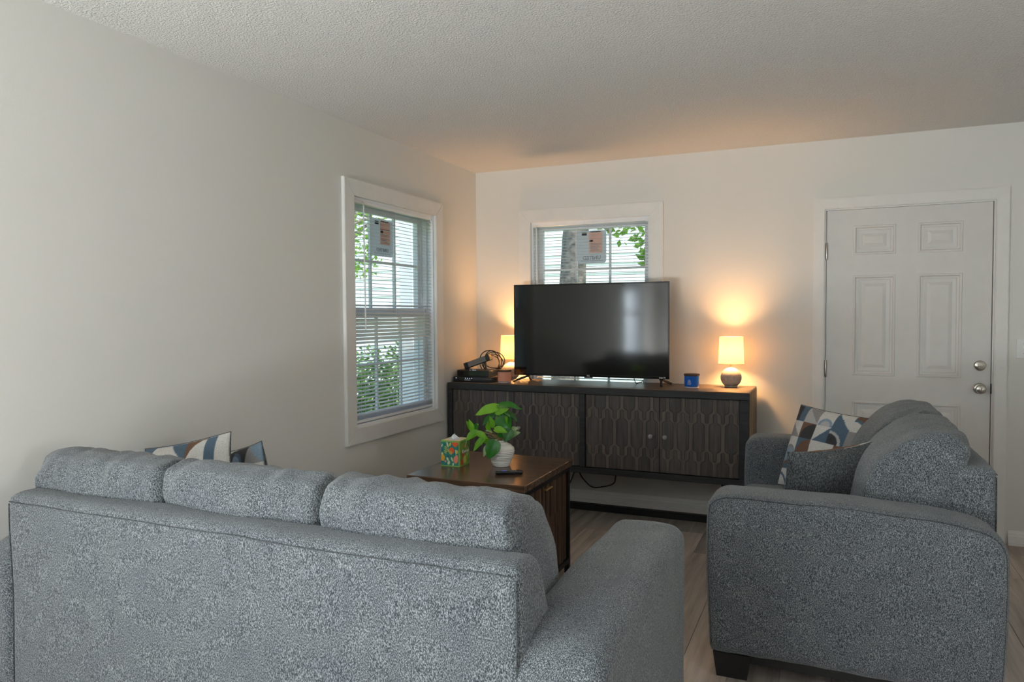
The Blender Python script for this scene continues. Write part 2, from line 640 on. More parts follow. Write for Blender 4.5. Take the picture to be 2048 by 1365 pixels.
def loft(profile, width, r, n=120, ne=6, nw=6, puff=0.0, disp=None):
    """extrude a closed (y,z) profile along x with rounded end edges; returns verts, faces"""
    P = resample(profile, n)
    area = sum(P[i].x * P[(i + 1) % n].y - P[(i + 1) % n].x * P[i].y for i in range(n))
    if area < 0:
        P = P[::-1]
    nor = []
    for i in range(n):
        t = (P[(i + 2) % n] - P[i - 2])
        nn = Vector((t.y, -t.x))
        nn.normalize()
        nor.append(nn)
    cen = sum(P, Vector((0, 0))) / n
    st = []
    for k in range(ne + 1):
        a = k / ne * PI / 2
        st.append((-width / 2 + r * (1 - math.sin(a)), r * (1 - math.cos(PI / 2 - a + 0) ) if False else r * (1 - math.sin(a))))
    st = []
    for k in range(ne + 1):
        a = k / ne * PI / 2
        st.append((-width / 2 + r * (1 - math.cos(a)), r * (1 - math.sin(a))))
    for k in range(1, nw):
        st.append((-width / 2 + r + (width - 2 * r) * k / nw, 0.0))
    st += [(-x, d) for x, d in st[:ne + 1][::-1]]
    V, F = [], []
    rings = []
    def add_ring(pts2, x):
        base = len(V)
        for p in pts2:
            V.append(Vector((x, p.x, p.y)))
        rings.append(base)
    caps = 5
    first = [P[i] - nor[i] * st[0][1] for i in range(n)]
    for k in range(caps, 0, -1):
        s = 1 - k / (caps + 0.0) * 0.999
        add_ring([cen + (q - cen) * s for q in first], st[0][0] - puff * (1 - s * s))
    for x, d in st:
        add_ring([P[i] - nor[i] * d for i in range(n)], x)
    for k in range(1, caps + 1):
        s = 1 - k / (caps + 0.0) * 0.999
        add_ring([cen + (q - cen) * s for q in first], st[-1][0] + puff * (1 - s * s))
    for a, b in zip(rings[:-1], rings[1:]):
        for i in range(n):
            j = (i + 1) % n
            F.append((a + i, a + j, b + j, b + i))
    F.append(tuple(range(rings[0] + n - 1, rings[0] - 1, -1)))
    F.append(tuple(range(rings[-1], rings[-1] + n)))
    if disp:
        V = [disp(v) for v in V]
    return V, F

def pn(x, y, z, s):
    return noise.noise(Vector((x * s, y * s, z * s)))

# ------------------------------------------------------------------ room shell
H = 2.49
XR, YR = 5.4, -6.75
WT = 0.16
def wall_with_holes(name, length, holes, loc, rotz, mat='wall', thick=WT):
    """wall in local x (0..length), outward +y, with rectangular holes (x0,x1,z0,z1)"""
    xs = sorted({0, length, *[h[0] for h in holes], *[h[1] for h in holes]})
    zs = sorted({0, H, *[h[2] for h in holes], *[h[3] for h in holes]})
    bm = nb()
    def solid(i, j):
        if i < 0 or j < 0 or i >= len(xs) - 1 or j >= len(zs) - 1:
            return False
        cx, cz = (xs[i] + xs[i + 1]) / 2, (zs[j] + zs[j + 1]) / 2
        return not any(h[0] < cx < h[1] and h[2] < cz < h[3] for h in holes)
    def q(a, b, c, d):
        bm.faces.new([bm.verts.new(p) for p in (a, b, c, d)])
    for i in range(len(xs) - 1):
        for j in range(len(zs) - 1):
            if not solid(i, j):
                continue
            a, b, c, d = xs[i], xs[i + 1], zs[j], zs[j + 1]
            q((a, 0, c), (b, 0, c), (b, 0, d), (a, 0, d))
            q((a, thick, c), (a, thick, d), (b, thick, d), (b, thick, c))
            if not solid(i - 1, j): q((a, 0, c), (a, 0, d), (a, thick, d), (a, thick, c))
            if not solid(i + 1, j): q((b, 0, c), (b, thick, c), (b, thick, d), (b, 0, d))
            if not solid(i, j - 1): q((a, 0, c), (a, thick, c), (b, thick, c), (b, 0, c))
            if not solid(i, j + 1): q((a, 0, d), (b, 0, d), (b, thick, d), (a, thick, d))
    bmesh.ops.remove_doubles(bm, verts=bm.verts[:], dist=1e-5)
    o = part(name, bm, mat, None, loc=loc, rot=(0, 0, rotz))
    return props(o, kind='structure')

WIN_Z0, WIN_Z1 = 0.73, 2.078
W1Y0, W1Y1 = -1.612, -0.668
W2X0, W2X1 = 0.466, 1.368
W3Y0, W3Y1 = -5.87, -4.93
W4X0, W4X1 = 0.20, 1.60
W5Y0, W5Y1 = -5.7, -4.5
DX0, DX1, DZ = 2.495, 3.435, 2.055
wall_with_holes('wall_back', XR, [(W2X0, W2X1, WIN_Z0, WIN_Z1), (DX0, DX1, -0.001, DZ)], (0, 0, 0), 0)
wall_with_holes('wall_left', -YR, [(W1Y0 - YR, W1Y1 - YR, WIN_Z0, WIN_Z1), (W3Y0 - YR, W3Y1 - YR, WIN_Z0, WIN_Z1)], (0, YR, 0), PI / 2)
wall_with_holes('wall_rear', XR, [(XR - W4X1, XR - W4X0, 0.12, WIN_Z1)], (XR, YR, 0), PI)
wall_with_holes('wall_right', -YR, [(-W5Y1, -W5Y0, WIN_Z0, WIN_Z1)], (XR, 0, 0), -PI / 2)  # opening added for the right-hand fill light
props(part('ceiling', bx(-WT, XR + WT, YR - WT, WT, H, H + 0.2), 'ceiling'), kind='structure')

# floor: every plank a part
fl = setting('floor')
part('subfloor', bx(-WT, XR + WT, YR - WT, WT, -0.25, -0.008), 'subfloor', fl)
PW = 0.182
plank_cache = {}
def plank_mesh(wd, ln):
    k = (round(wd, 4), round(ln, 3))
    if k not in plank_cache:
        bm = bx(0, wd - 0.0012, 0, ln - 0.0015, -0.008, 0.0, bev=0.0012, seg=1)
        plank_cache[k] = finish(bm, 'plank', 'floor')
    return plank_cache[k]
col_n = int(math.ceil(XR / PW))
for i in range(col_n):
    x = i * PW
    wd = min(PW, XR - x)
    y = YR - [0.0, 0.78, 0.4, 1.05, 0.22, 0.62][i % 6]
    while y < 0:
        y0, y1 = max(y, YR), min(y + 1.22, 0)
        if y1 - y0 > 0.02:
            link_obj('plank', plank_mesh(wd, y1 - y0), fl, (x, y0, 0))
        y += 1.22

def molding(name, L, loc, rotz, h=0.085, t=0.014):
    prof = [(0, 0), (-t - 0.012, 0), (-t - 0.012, 0.018), (-t, 0.022), (-t, h * 0.62), (-t * 0.75, h * 0.72), (-t * 0.72, h * 0.8), (-t * 0.35, h * 0.93), (-t * 0.2, h), (0, h)]
    bm = nb()
    rows = []
    for x in (0, L):
        rows.append([bm.verts.new((x, y, z)) for y, z in prof])
    n = len(prof)
    for i in range(n):
        j = (i + 1) % n
        bm.faces.new((rows[0][i], rows[0][j], rows[1][j], rows[1][i]))
    bm.faces.new(rows[0][::-1]); bm.faces.new(rows[1])
    return props(part(name, bm, 'trim', None, loc=loc, rot=(0, 0, rotz)), kind='structure')
bb = setting('baseboard_back')
for nm, x0, x1 in (('board', 0.0, 2.43), ('board', 3.515, XR)):
    o = molding(nm, x1 - x0, (x0, 0, 0), 0)
    o.parent = bb
    del o['kind']
molding('baseboard_left', -YR, (0, YR, 0), PI / 2)
molding('baseboard_rear', XR, (XR, YR, 0), PI)
molding('baseboard_right', -YR, (XR, 0, 0), -PI / 2)

# ------------------------------------------------------------------ windows
def make_window(name, width, loc, rotz, cols=3, z0=WIN_Z0):
    """local x 0..width along the wall, y outward, z world"""
    w = setting(name, loc, rotz)
    c = 0.095
    z1 = WIN_Z1
    def casing(pts):
        bm = nb()
        lo = [bm.verts.new((p[0], -0.001, p[1])) for p in pts]
        hi = [bm.verts.new((p[0], -0.022, p[1])) for p in pts]
        for i in range(4):
            j = (i + 1) % 4
            bm.faces.new((lo[i], lo[j], hi[j], hi[i]))
        bm.faces.new(hi); bm.faces.new(lo[::-1])
        bmesh.ops.bevel(bm, geom=[e for e in bm.edges if all(v.co.y < -0.01 for v in e.verts)], offset=0.003, segments=2, affect='EDGES')
        part('casing', bm, 'trim', w)
    casing([(-c, z1 + c), (width + c, z1 + c), (width, z1), (0, z1)])
    casing([(-c, z0 - c), (0, z0), (width, z0), (width + c, z0 - c)])
    casing([(-c, z0 - c), (-c, z1 + c), (0, z1), (0, z0)])
    casing([(width, z0), (width, z1), (width + c, z1 + c), (width + c, z0 - c)])
    bm = nb()
    t = 0.014
    box(bm, 0, t, 0, WT, z0, z1); box(bm, width - t, width, 0, WT, z0, z1)
    box(bm, t, width - t, 0, WT, z1 - t, z1); box(bm, t, width - t, 0, WT, z0, z0 + t)
    part('jamb', bm, 'vinyl', w)
    bm = nb()
    for y0 in (0.045, 0.085, 0.12):
        box(bm, t, t + 0.012, y0, y0 + 0.008, z0 + t, z1 - t); box(bm, width - t - 0.012, width - t, y0, y0 + 0.008, z0 + t, z1 - t)
    part('track', bm, 'vinyl', w)
    zm = 1.405
    for nm, za, zb, yy in (('upper_sash', zm - 0.02, z1 - t, 0.094), ('lower_sash', z0 + t, zm + 0.02, 0.054)):
        s = 0.042
        xa, xb = t + 0.004, width - t - 0.004
        bm = nb()
        box(bm, xa, xa + s, yy, yy + 0.03, za, zb, 0.003, 1); box(bm, xb - s, xb, yy, yy + 0.03, za, zb, 0.003, 1)
        box(bm, xa + s, xb - s, yy, yy + 0.03, zb - s, zb, 0.003, 1); box(bm, xa + s, xb - s, yy, yy + 0.03, za, za + s, 0.003, 1)
        sash = part(nm, bm, 'vinyl', w)
        ga, gb, gc, gd = xa + s, xb - s, za + s, zb - s
        for k in range(1, cols):
            xk = ga + (gb - ga) * k / cols
            part('muntin', bx(xk - 0.008, xk + 0.008, yy + 0.008, yy + 0.024, gc, gd), 'vinyl', sash)
        zk = (gc + gd) / 2
        part('muntin', bx(ga, gb, yy + 0.009, yy + 0.023, zk - 0.008, zk + 0.008), 'vinyl', sash)
        for k in range(cols):
            for j in range(2):
                x0 = ga + (gb - ga) * k / cols; x1 = ga + (gb - ga) * (k + 1) / cols
                q0 = gc + (gd - gc) * j / 2; q1 = gc + (gd - gc) * (j + 1) / 2
                raw('pane', [(x0, yy + 0.016, q0), (x1, yy + 0.016, q0), (x1, yy + 0.016, q1), (x0, yy + 0.016, q1)], [(0, 1, 2, 3)], 'glass', sash)
    bm = bx(width / 2 - 0.03, width / 2 + 0.03, 0.036, 0.056, zm + 0.016, zm + 0.03, 0.003, 1)
    part('sash_lock', bm, 'vinyl', w)
    return w

make_window('window_1', W1Y1 - W1Y0, (0, W1Y0, 0), PI / 2)
make_window('window_2', W2X1 - W2X0, (W2X0, 0, 0), 0)
make_window('window_3', W3Y1 - W3Y0, (0, W3Y0, 0), PI / 2)
make_window('window_4', W4X1 - W4X0, (W4X1, YR, 0), PI, cols=4, z0=0.12)  # unseen rear window, sill lowered so more light reaches the ceiling
make_window('added_window', W5Y1 - W5Y0, (XR, W5Y1, 0), -PI / 2, cols=4)  # unseen window added on the right wall to let the fill in

slat_cache = {}
def slat_mesh(wd):
    k = round(wd, 4)
    if k not in slat_cache:
        V, F = [], []
        prof = [(-0.0125, -0.0012), (-0.006, 0.0006), (0, 0.0012), (0.006, 0.0006), (0.0125, -0.0012)]
        top = prof; bot = [(y, z - 0.0005) for y, z in prof[::-1]]
        ring = top + bot
        for x in (0, wd):
            V += [(x, y, z) for y, z in ring]
        n = len(ring)
        F = [(i, (i + 1) % n, n + (i + 1) % n, n + i) for i in range(n)] + [tuple(range(n))[::-1], tuple(range(n, 2 * n))]
        bm = nb()
        vs = [bm.verts.new(v) for v in V]
        for f in F:
            bm.faces.new([vs[i] for i in f])
        slat_cache[k] = finish(bm, 'slat', 'slat')
    return slat_cache[k]

def make_blind(label, width, loc, rotz, closed_band=None, wand=True, wand_x=0.11):
    b = thing('window_blind', label, 'blind', loc, rotz, 'mini blinds in the windows')
    yc = 0.022
    bm = bx(0.006, width - 0.006, yc - 0.017, yc + 0.017, WIN_Z1 - 0.033, WIN_Z1 - 0.001, 0.003, 1)
    hr = part('headrail', bm, 'vinyl', b)
    for x in (0.004, width - 0.034):
        part('bracket', bx(x, x + 0.03, yc - 0.0195, yc - 0.0172, WIN_Z1 - 0.036, WIN_Z1 + 0.001), 'trim', hr)
    pitch = 0.0223
    z = WIN_Z1 - 0.05
    me = slat_mesh(width - 0.016)
    zs = []
    while z > WIN_Z0 + 0.065:
        zs.append(z); z -= pitch
    for z in zs:
        t = 9.0
        if closed_band and closed_band[0] < z < closed_band[1]:
            d = min(z - closed_band[0], closed_band[1] - z)
            t = 9 + 38 * min(1, d / 0.05)
        elif z < 1.25:
            t = 12.0
        link_obj('slat', me, b, (0.008, yc, z), (R(t + random.uniform(-1.2, 1.2)), 0, 0))
    for k in range(3):
        link_obj('slat', me, b, (0.008, yc, WIN_Z0 + 0.062 - k * 0.008), (R(2), 0, 0))
    part('bottom_rail', bx(0.008, width - 0.008, yc - 0.013, yc + 0.013, WIN_Z0 + 0.018, WIN_Z0 + 0.036, 0.004, 2), 'vinyl', b)
    for f in (0.13, 0.5, 0.87):
        bm = nb()
        for dy in (-0.0135, 0.0135):
            tube(bm, [(width * f, yc + dy, WIN_Z1 - 0.03), (width * f, yc + dy, WIN_Z0 + 0.022)], 0.0008, 5)
        part('ladder_cord', bm, 'white_print', b)
    if wand:
        bm = nb()
        tube(bm, [(wand_x, yc - 0.028, WIN_Z1 - 0.045), (wand_x + 0.004, yc - 0.03, 1.30)], 0.0042, 6)
        part('tilt_wand', bm, 'vinyl', b)
        part('wand_hook', tube(nb(), [(wand_x, yc - 0.018, WIN_Z1 - 0.02), (wand_x, yc - 0.028, WIN_Z1 - 0.026), (wand_x, yc - 0.028, WIN_Z1 - 0.048)], 0.0016, 6), 'nickel', b)
    return b
make_blind('white mini blind with hanging tilt wand in the tall left-wall window', W1Y1 - W1Y0, (0, W1Y0, 0), PI / 2, (1.20, 1.47))
make_blind('white mini blind in the back-wall window behind the television', W2X1 - W2X0, (W2X0, 0, 0), 0, None, True, 0.045)
make_blind('white mini blind reflected in the television screen', W3Y1 - W3Y0, (0, W3Y0, 0), PI / 2, None, False)

def window_sticker(label, loc, rotz, wd, ht):
    s = thing('window_label', label, 'label', loc, rotz, 'paper labels on the upper panes')
    bm = nb()
    pts = round_poly([(0, 0, 0.03), (wd, 0, 0.03), (wd, ht, 0.004), (0, ht, 0.004)], 4)
    lo = [bm.verts.new((p.x, 0.0, p.y)) for p in pts]; hi = [bm.verts.new((p.x, -0.0006, p.y)) for p in pts]
    n = len(pts)
    for i in range(n):
        bm.faces.new((lo[i], lo[(i + 1) % n], hi[(i + 1) % n], hi[i]))
    bm.faces.new(hi); bm.faces.new(lo[::-1])
    part('paper', bm, 'label_paper', s)
    def rect(name, x0, x1, z0, z1, mat):
        part(name, bx(wd * x0, wd * x1, -0.0012, -0.0006, ht * z0, ht * z1), mat, s)
    rect('print_panel', 0.40, 0.86, 0.32, 0.96, 'peach_print')
    rect('print_bar', 0.44, 0.80, 0.945, 0.97, 'dark_print')
    rect('print_bar', 0.40, 0.84, 0.735, 0.75, 'dark_print')
    rect('print_block', 0.16, 0.33, 0.86, 0.95, 'dark_print')
    rect('print_block', 0.42, 0.54, 0.64, 0.71, 'dark_print')
    for k in range(7):
        part('print_line', bx(wd * (0.43 + 0.02 * (k % 2)), wd * (0.8 - 0.05 * (k % 3)), -0.0016, -0.0012, ht * (0.36 + 0.04 * k), ht * (0.373 + 0.04 * k)), 'grey_print', s)
    text_part('print_name', 'UNITED', ht * 0.16, 'grey_print', s, (wd * 0.5, -0.0012, ht * 0.17), (PI / 2, 0, 0), True, bold=0.001)
    part('print_frame', bx(wd * 0.12, wd * 0.88, -0.0012, -0.0006, ht * 0.075, ht * 0.085), 'grey_print', s)
    return s
window_sticker('printed paper label on an upper pane of the left-wall window', (-0.1085, -1.262, 1.765), PI / 2, 0.245, 0.235)
window_sticker('printed paper label on an upper pane of the back-wall window', (0.793, 0.1085, 1.765), 0, 0.225, 0.245)

# ------------------------------------------------------------------ entry door
def make_door():
    d = setting('door_1')
    x0, x1, z1 = DX0 + 0.018, DX1 - 0.018, DZ - 0.015
    # slab with recessed moulded panels, built as a grid of strips
    cols = [(2.668, 2.908), (3.028, 3.266)]
    rows = [(1.752, 1.936), (0.985, 1.622), (0.215, 0.822)]
    ys = 0.012
    bm = nb()
    xs = [x0, cols[0][0], cols[0][1], cols[1][0], cols[1][1], x1]
    zs = [0.012, rows[2][0], rows[2][1], rows[1][0], rows[1][1], rows[0][0], rows[0][1], z1]
    for i in range(5):
        for j in range(7):
            if i in (1, 3) and j in (1, 3, 5):
                continue
            bm.faces.new([bm.verts.new(p) for p in ((xs[i], ys, zs[j]), (xs[i + 1], ys, zs[j]), (xs[i + 1], ys, zs[j + 1]), (xs[i], ys, zs[j + 1]))])
    box(bm, x0, x1, ys + 0.02, ys + 0.044, 0.012, z1)
    for a, b in (((x0, 0.012), (x1, 0.012)), ((x1, 0.012), (x1, z1)), ((x1, z1), (x0, z1)), ((x0, z1), (x0, 0.012))):
        bm.faces.new([bm.verts.new(p) for p in ((a[0], ys, a[1]), (b[0], ys, b[1]), (b[0], ys + 0.03, b[1]), (a[0], ys + 0.03, a[1]))])
    bmesh.ops.remove_doubles(bm, verts=bm.verts[:], dist=1e-5)
    slab = part('door_slab', bm, 'door', d)
    for (a, b) in cols:
        for (c, e) in rows:
            bm = nb()
            steps = [(0, 0), (0.004, -0.004), (0.012, -0.004), (0.018, 0.007), (0.026, 0.008), (0.032, 0.005), (0.052, 0.007), (0.072, 0.0)]
            steps = [(s, y) for s, y in steps if s < min(b - a, e - c) * 0.46]
            rings = []
            for s, y in steps:
                rings.append([bm.verts.new(p) for p in ((a + s, ys + y, c + s), (b - s, ys + y, c + s), (b - s, ys + y, e - s), (a + s, ys + y, e - s))])
            for p, q in zip(rings[:-1], rings[1:]):
                for i in range(4):
                    bm.faces.new((p[i], p[(i + 1) % 4], q[(i + 1) % 4], q[i]))
            bm.faces.new(rings[-1])
            part('panel', bm, 'door', d)
    c = 0.078
    def casing(pts, nm='casing'):
        bm = nb()
        lo = [bm.verts.new((p[0], -0.001, p[1])) for p in pts]
        hi = [bm.verts.new((p[0], -0.02, p[1])) for p in pts]
        for i in range(4):
            bm.faces.new((lo[i], lo[(i + 1) % 4], hi[(i + 1) % 4], hi[i]))
        bm.faces.new(hi); bm.faces.new(lo[::-1])
        bmesh.ops.bevel(bm, geom=[e for e in bm.edges if all(v.co.y < -0.01 for v in e.verts)], offset=0.005, segments=2, affect='EDGES')
        part(nm, bm, 'trim', d)
    casing([(DX0 - c + .016, DZ + c - .016), (DX1 + c - .016, DZ + c - .016), (DX1 - .006, DZ - .006), (DX0 + .006, DZ - .006)])
    casing([(DX0 - c + .016, 0.0), (DX0 - c + .016, DZ + c - .016), (DX0 + .006, DZ - .006), (DX0 + .006, 0.0)])
    casing([(DX1 - .006, 0.0), (DX1 - .006, DZ - .006), (DX1 + c - .016, DZ + c - .016), (DX1 + c - .016, 0.0)])
    bm = nb()
    box(bm, DX0, DX0 + 0.014, 0, WT, 0, DZ); box(bm, DX1 - 0.014, DX1, 0, WT, 0, DZ); box(bm, DX0 + 0.014, DX1 - 0.014, 0, WT, DZ - 0.014, DZ)
    box(bm, DX0 + 0.014, DX0 + 0.028, 0.06, 0.075, 0, DZ - .014); box(bm, DX1 - 0.028, DX1 - 0.014, 0.06, 0.075, 0, DZ - .014)
    part('frame', bm, 'trim', d)
    part('threshold', bx(DX0 + .014, DX1 - .014, 0.0, WT, 0.0, 0.011), 'nickel', d)
    for z in (0.26, 1.024, 1.78):
        bm = nb()
        box(bm, DX0 + 0.014, DX0 + 0.018, -0.004, 0.014, z - 0.052, z + 0.052)
        lathe(bm, [(0.0, z - 0.056), (0.004, z - 0.055), (0.0062, z - 0.05), (0.0062, z + 0.05), (0.004, z + 0.055), (0.0, z + 0.056)], 10, DX0 + 0.0165, -0.003)
        part('hinge', bm, 'nickel', d, True)
    # deadbolt thumb turn and knob
    def rosette(name, z, prof):
        bm = nb()
        lathe(bm, prof, 28)
        bm.transform(Matrix.Translation((3.362, ys, z)) @ Matrix.Rotation(PI / 2, 4, 'X'))
        return part(name, bm, 'nickel', d, True, angle=30)
    db = rosette('deadbolt', 1.063, [(0, -0.001), (0.031, 0.0), (0.031, 0.006), (0.028, 0.012), (0.02, 0.016), (0, 0.017)])
    bm = nb(); box(bm, 3.348, 3.376, ys - 0.036, ys - 0.014, 1.057, 1.069, 0.003, 2)
    part('thumb_turn', bm, 'nickel', db, True)
    kb = rosette('door_knob', 0.924, [(0, -0.001), (0.033, 0.0), (0.033, 0.005), (0.028, 0.011), (0.013, 0.015), (0.0125, 0.028), (0.02, 0.034), (0.026, 0.042), (0.0275, 0.052), (0.024, 0.062), (0.012, 0.067), (0, 0.0675)])
    bm = nb(); box(bm, 3.3585, 3.3655, ys - 0.073, ys - 0.062, 0.914, 0.934, 0.002, 1)
    part('turn_button', bm, 'nickel', kb)
    part('strike_plate', bx(DX1 - 0.0165, DX1 - 0.0135, -0.003, 0.03, 0.895, 0.955), 'black_metal', d)
make_door()

# light switch
sw = thing('light_switch', 'white wall switch plate to the right of the white door', 'switch', (3.578, -0.001, 1.168))
part('cover_plate', bx(-0.037, 0.037, -0.006, 0.0, -0.058, 0.058, 0.003, 2), 'plate', sw)
part('rocker', bx(-0.006, 0.006, -0.014, -0.006, -0.004, 0.014, 0.002, 1), 'plate', sw)
for z in (-0.03, 0.03):
    bm = nb(); lathe(bm, [(0, 0), (0.003, 0), (0.0025, 0.001), (0, 0.001)], 10)
    bm.transform(Matrix.Translation((0, -0.006, z)) @ Matrix.Rotation(PI / 2, 4, 'X'))
    part('screw', bm, 'nickel', sw)

# ------------------------------------------------------------------ couches
def couch(name, label, L, n, loc, rotz, seed, A0=0.235, A=0.235, welts=True, lap=0.0):
    c = thing(name, label, 'sofa', loc, rotz)
    D = 0.965
    arm_prof = round_poly([(0.01, 0.095, 0.02), (-0.004, 0.40, 0.2), (0.0, 0.640, 0.11), (0.16, 0.683, 0.1), (0.45, 0.702, 0.15), (D - 0.045, 0.698, 0.03), (D + 0.004, 0.668, 0.035), (D + 0.012, 0.45, 0.2), (D - 0.006, 0.095, 0.02)], 8)
    def arm_disp(v):
        k = 0.006 * pn(v.x + seed, v.y, v.z, 5) + 0.0035 * pn(v.x + seed, v.y, v.z, 11)
        v.z += k
        v.x += 0.005 * pn(v.x, v.y + seed, v.z, 4)
        if v.z > 0.5:
            v.z += 0.006 * (1 - (2 * abs(v.x) / A) ** 2 if abs(v.x) < A / 2 else 0)
        return v
    for s in (-1, 1):
        W_ = A0 if s < 0 else A
        V, F = loft(arm_prof, W_, 0.045, 150, 8, 8, 0.006, arm_disp)
        arm = raw('arm', V, F, 'sofa', c, True, loc=(s * (L / 2 - W_ / 2), 0, 0))
        if not welts:
            continue
        # welt seam along the outer panel
        P = resample(arm_prof, 150)
        xx = s * (W_ / 2 - 0.022)
        pts = []
        cen = sum(P, Vector((0, 0))) / len(P)
        for p in P:
            if p.y > 0.10:
                d = (p - cen).normalized()
                q = p - d * 0.0125
                vv = arm_disp(Vector((xx, q.x, q.y)))
                pts.append((vv.x + s * 0.006, vv.y, vv.z))
        # rotate list so that it starts at the front bottom
        k0 = max(range(len(pts)), key=lambda i: (Vector(pts[i]) - Vector(pts[i - 1])).length)
        pts = pts[k0:] + pts[:k0]
        part('welt', tube(nb(), pts, 0.0024, 6), 'seam', arm, True)
    # back frame
    bl = L - A0 - A + 0.006 + lap
    xc = (A0 - A) / 2
    back_prof = round_poly([(0.0, 0.095, 0.02), (0.0, 0.50, 0.1), (0.0, 0.824, 0.026), (0.035, 0.835, 0.03), (0.125, 0.832, 0.04), (0.22, 0.60, 0.1), (0.26, 0.30, 0.05), (0.26, 0.095, 0.02)], 8)
    def back_disp(v):
        v.z += 0.005 * pn(v.x + seed, v.y, v.z, 3) + 0.003 * pn(v.x + seed, v.y, v.z, 9)
        v.y += 0.006 * pn(v.x, v.y + seed, v.z, 3.3)
        return v
    V, F = loft(back_prof, bl, 0.03, 130, 6, 40, 0.0, back_disp)
    bk = raw('back_frame', V, F, 'sofa', c, True, loc=(xc + lap / 2, 0, 0))
    pts = [back_disp(Vector((x, -0.0005, 0.808))) for x in [(-bl / 2 + 0.02) + (bl - 0.04) * i / 60 for i in range(61)]]
    part('welt', tube(nb(), [(p.x, p.y - 0.0005, p.z) for p in pts], 0.0017, 6), 'seam', bk, True)
    for s in (-1, 1):
        pts = [back_disp(Vector((s * (bl / 2 - 0.012), 0.004, z))) for z in [0.12 + 0.68 * i / 24 for i in range(25)]]
        part('welt', tube(nb(), [(p.x, p.y - 0.001, p.z) for p in pts], 0.0024, 6), 'seam', bk, True)
    # seat deck
    V, F = soft_box(L - A0 - A - 0.004, 0.70, 0.19, 0.02, 6, 3)
    raw('seat_deck', [v + Vector((xc, 0.60, 0.19)) for v in V], F, 'sofa', c, True)
    cw = (L - A0 - A) / n
    for i in range(n):
        cx = -L / 2 + A0 + cw * (i + 0.5)
        def sd(v, hs, i=i):
            e = (1 - (v.x / hs[0]) ** 2) * (1 - (v.y / hs[1]) ** 2)
            if v.z > 0:
                v.z += 0.025 * max(0, e) + 0.004 * pn(v.x + i * 3 + seed, v.y, v.z, 7)
            return v
        V, F = soft_box(cw - 0.006, 0.72, 0.17, 0.055, 12, 5, sd)
        raw('seat_cushion', [v + Vector((cx, 0.615, 0.37)) for v in V], F, 'sofa', c, True)
        sg = i + seed
        def bd(v, hs, sg=sg):
            # v in cushion frame: x width, y thickness (rear -), z height; top edge puckered
            u, w_, t = v.x / hs[0], v.z / hs[2], v.y / hs[1]
            if w_ > 0:
                v.y = -hs[1] + (v.y + hs[1]) * (1 - 0.52 * w_ * w_)
            e = max(0, 1 - u * u) * max(0, 1 - w_ * w_)
            v.y += 0.045 * e * (1 if t > 0 else -0.45) * abs(t)
            # crown: corners drop a little
            if w_ > 0:
                v.z -= 0.012 * abs(u) ** 6 * w_
            edge = math.exp(-((w_ - 0.93) / 0.16) ** 2) + 0.7 * math.exp(-((abs(u) - 0.95) / 0.1) ** 2) * (w_ > -0.5)
            wr = math.sin(v.x * 38 + 9 * pn(v.x + sg * 3.1, v.y, v.z, 5)) * 0.3 + 1.1 * pn(v.x * 1.6 + sg * 7.7, v.y * 0.7, v.z * 0.7, 15)
            v.z += 0.0085 * edge * wr * (w_ > 0)
            v.y -= 0.0075 * edge * wr * (1 if t < 0 else -1)
            v.y += 0.010 * pn(v.x + sg * 2.3, v.y, v.z * 0.6, 7)
            v.z += 0.006 * pn(v.x + sg, v.y, v.z, 4)
            return v
        V, F = soft_box(cw + 0.014, 0.29, 0.56, (0.032, 0.105, 0.07), 24, 7, bd)
        m = Matrix.Translation((cx, 0.268, 0.692)) @ Matrix.Rotation(R(13), 4, 'X')
        raw('back_cushion', [m @ v for v in V], F, 'sofa', c, True)
    # feet
    for s in (-1, 1):
        for y0, y1 in ((0.03, 0.12), (D - 0.155, D - 0.02)):
            bm = nb()
            xo = s * (L / 2 - 0.02)
            xi = s * (L / 2 - 0.11)
            a, b = min(xo, xi), max(xo, xi)
            top = [(a, y0, 0.098), (b, y0, 0.098), (b, y1, 0.098), (a, y1, 0.098)]
            k = 0.012
            bot = [(a + k, y0 + k, 0.0), (b - k, y0 + k, 0.0), (b - k, y1 - k, 0.0), (a + k, y1 - k, 0.0)]
            vt = [bm.verts.new(p) for p in top]; vb = [bm.verts.new(p) for p in bot]
            for i in range(4):
                bm.faces.new((vb[i], vb[(i + 1) % 4], vt[(i + 1) % 4], vt[i]))
            bm.faces.new(vt); bm.faces.new(vb[::-1])
            part('foot', bm, 'foot', c)
    part('base_rail', bx(-L / 2 + 0.05, L / 2 - 0.05, 0.14, D - 0.13, 0.06, 0.097), 'foot', c)
    return c
couch('sofa', 'long grey fabric three-seat sofa with its back to the viewer', 2.095, 3, (1.0545, -3.66, 0), 0, 1.0, A0=0.16, welts=False, lap=0.05)
couch('loveseat', 'grey fabric two-seat loveseat in front of the white door', 1.62, 2, (3.078, -1.505, 0), PI / 2, 5.0)

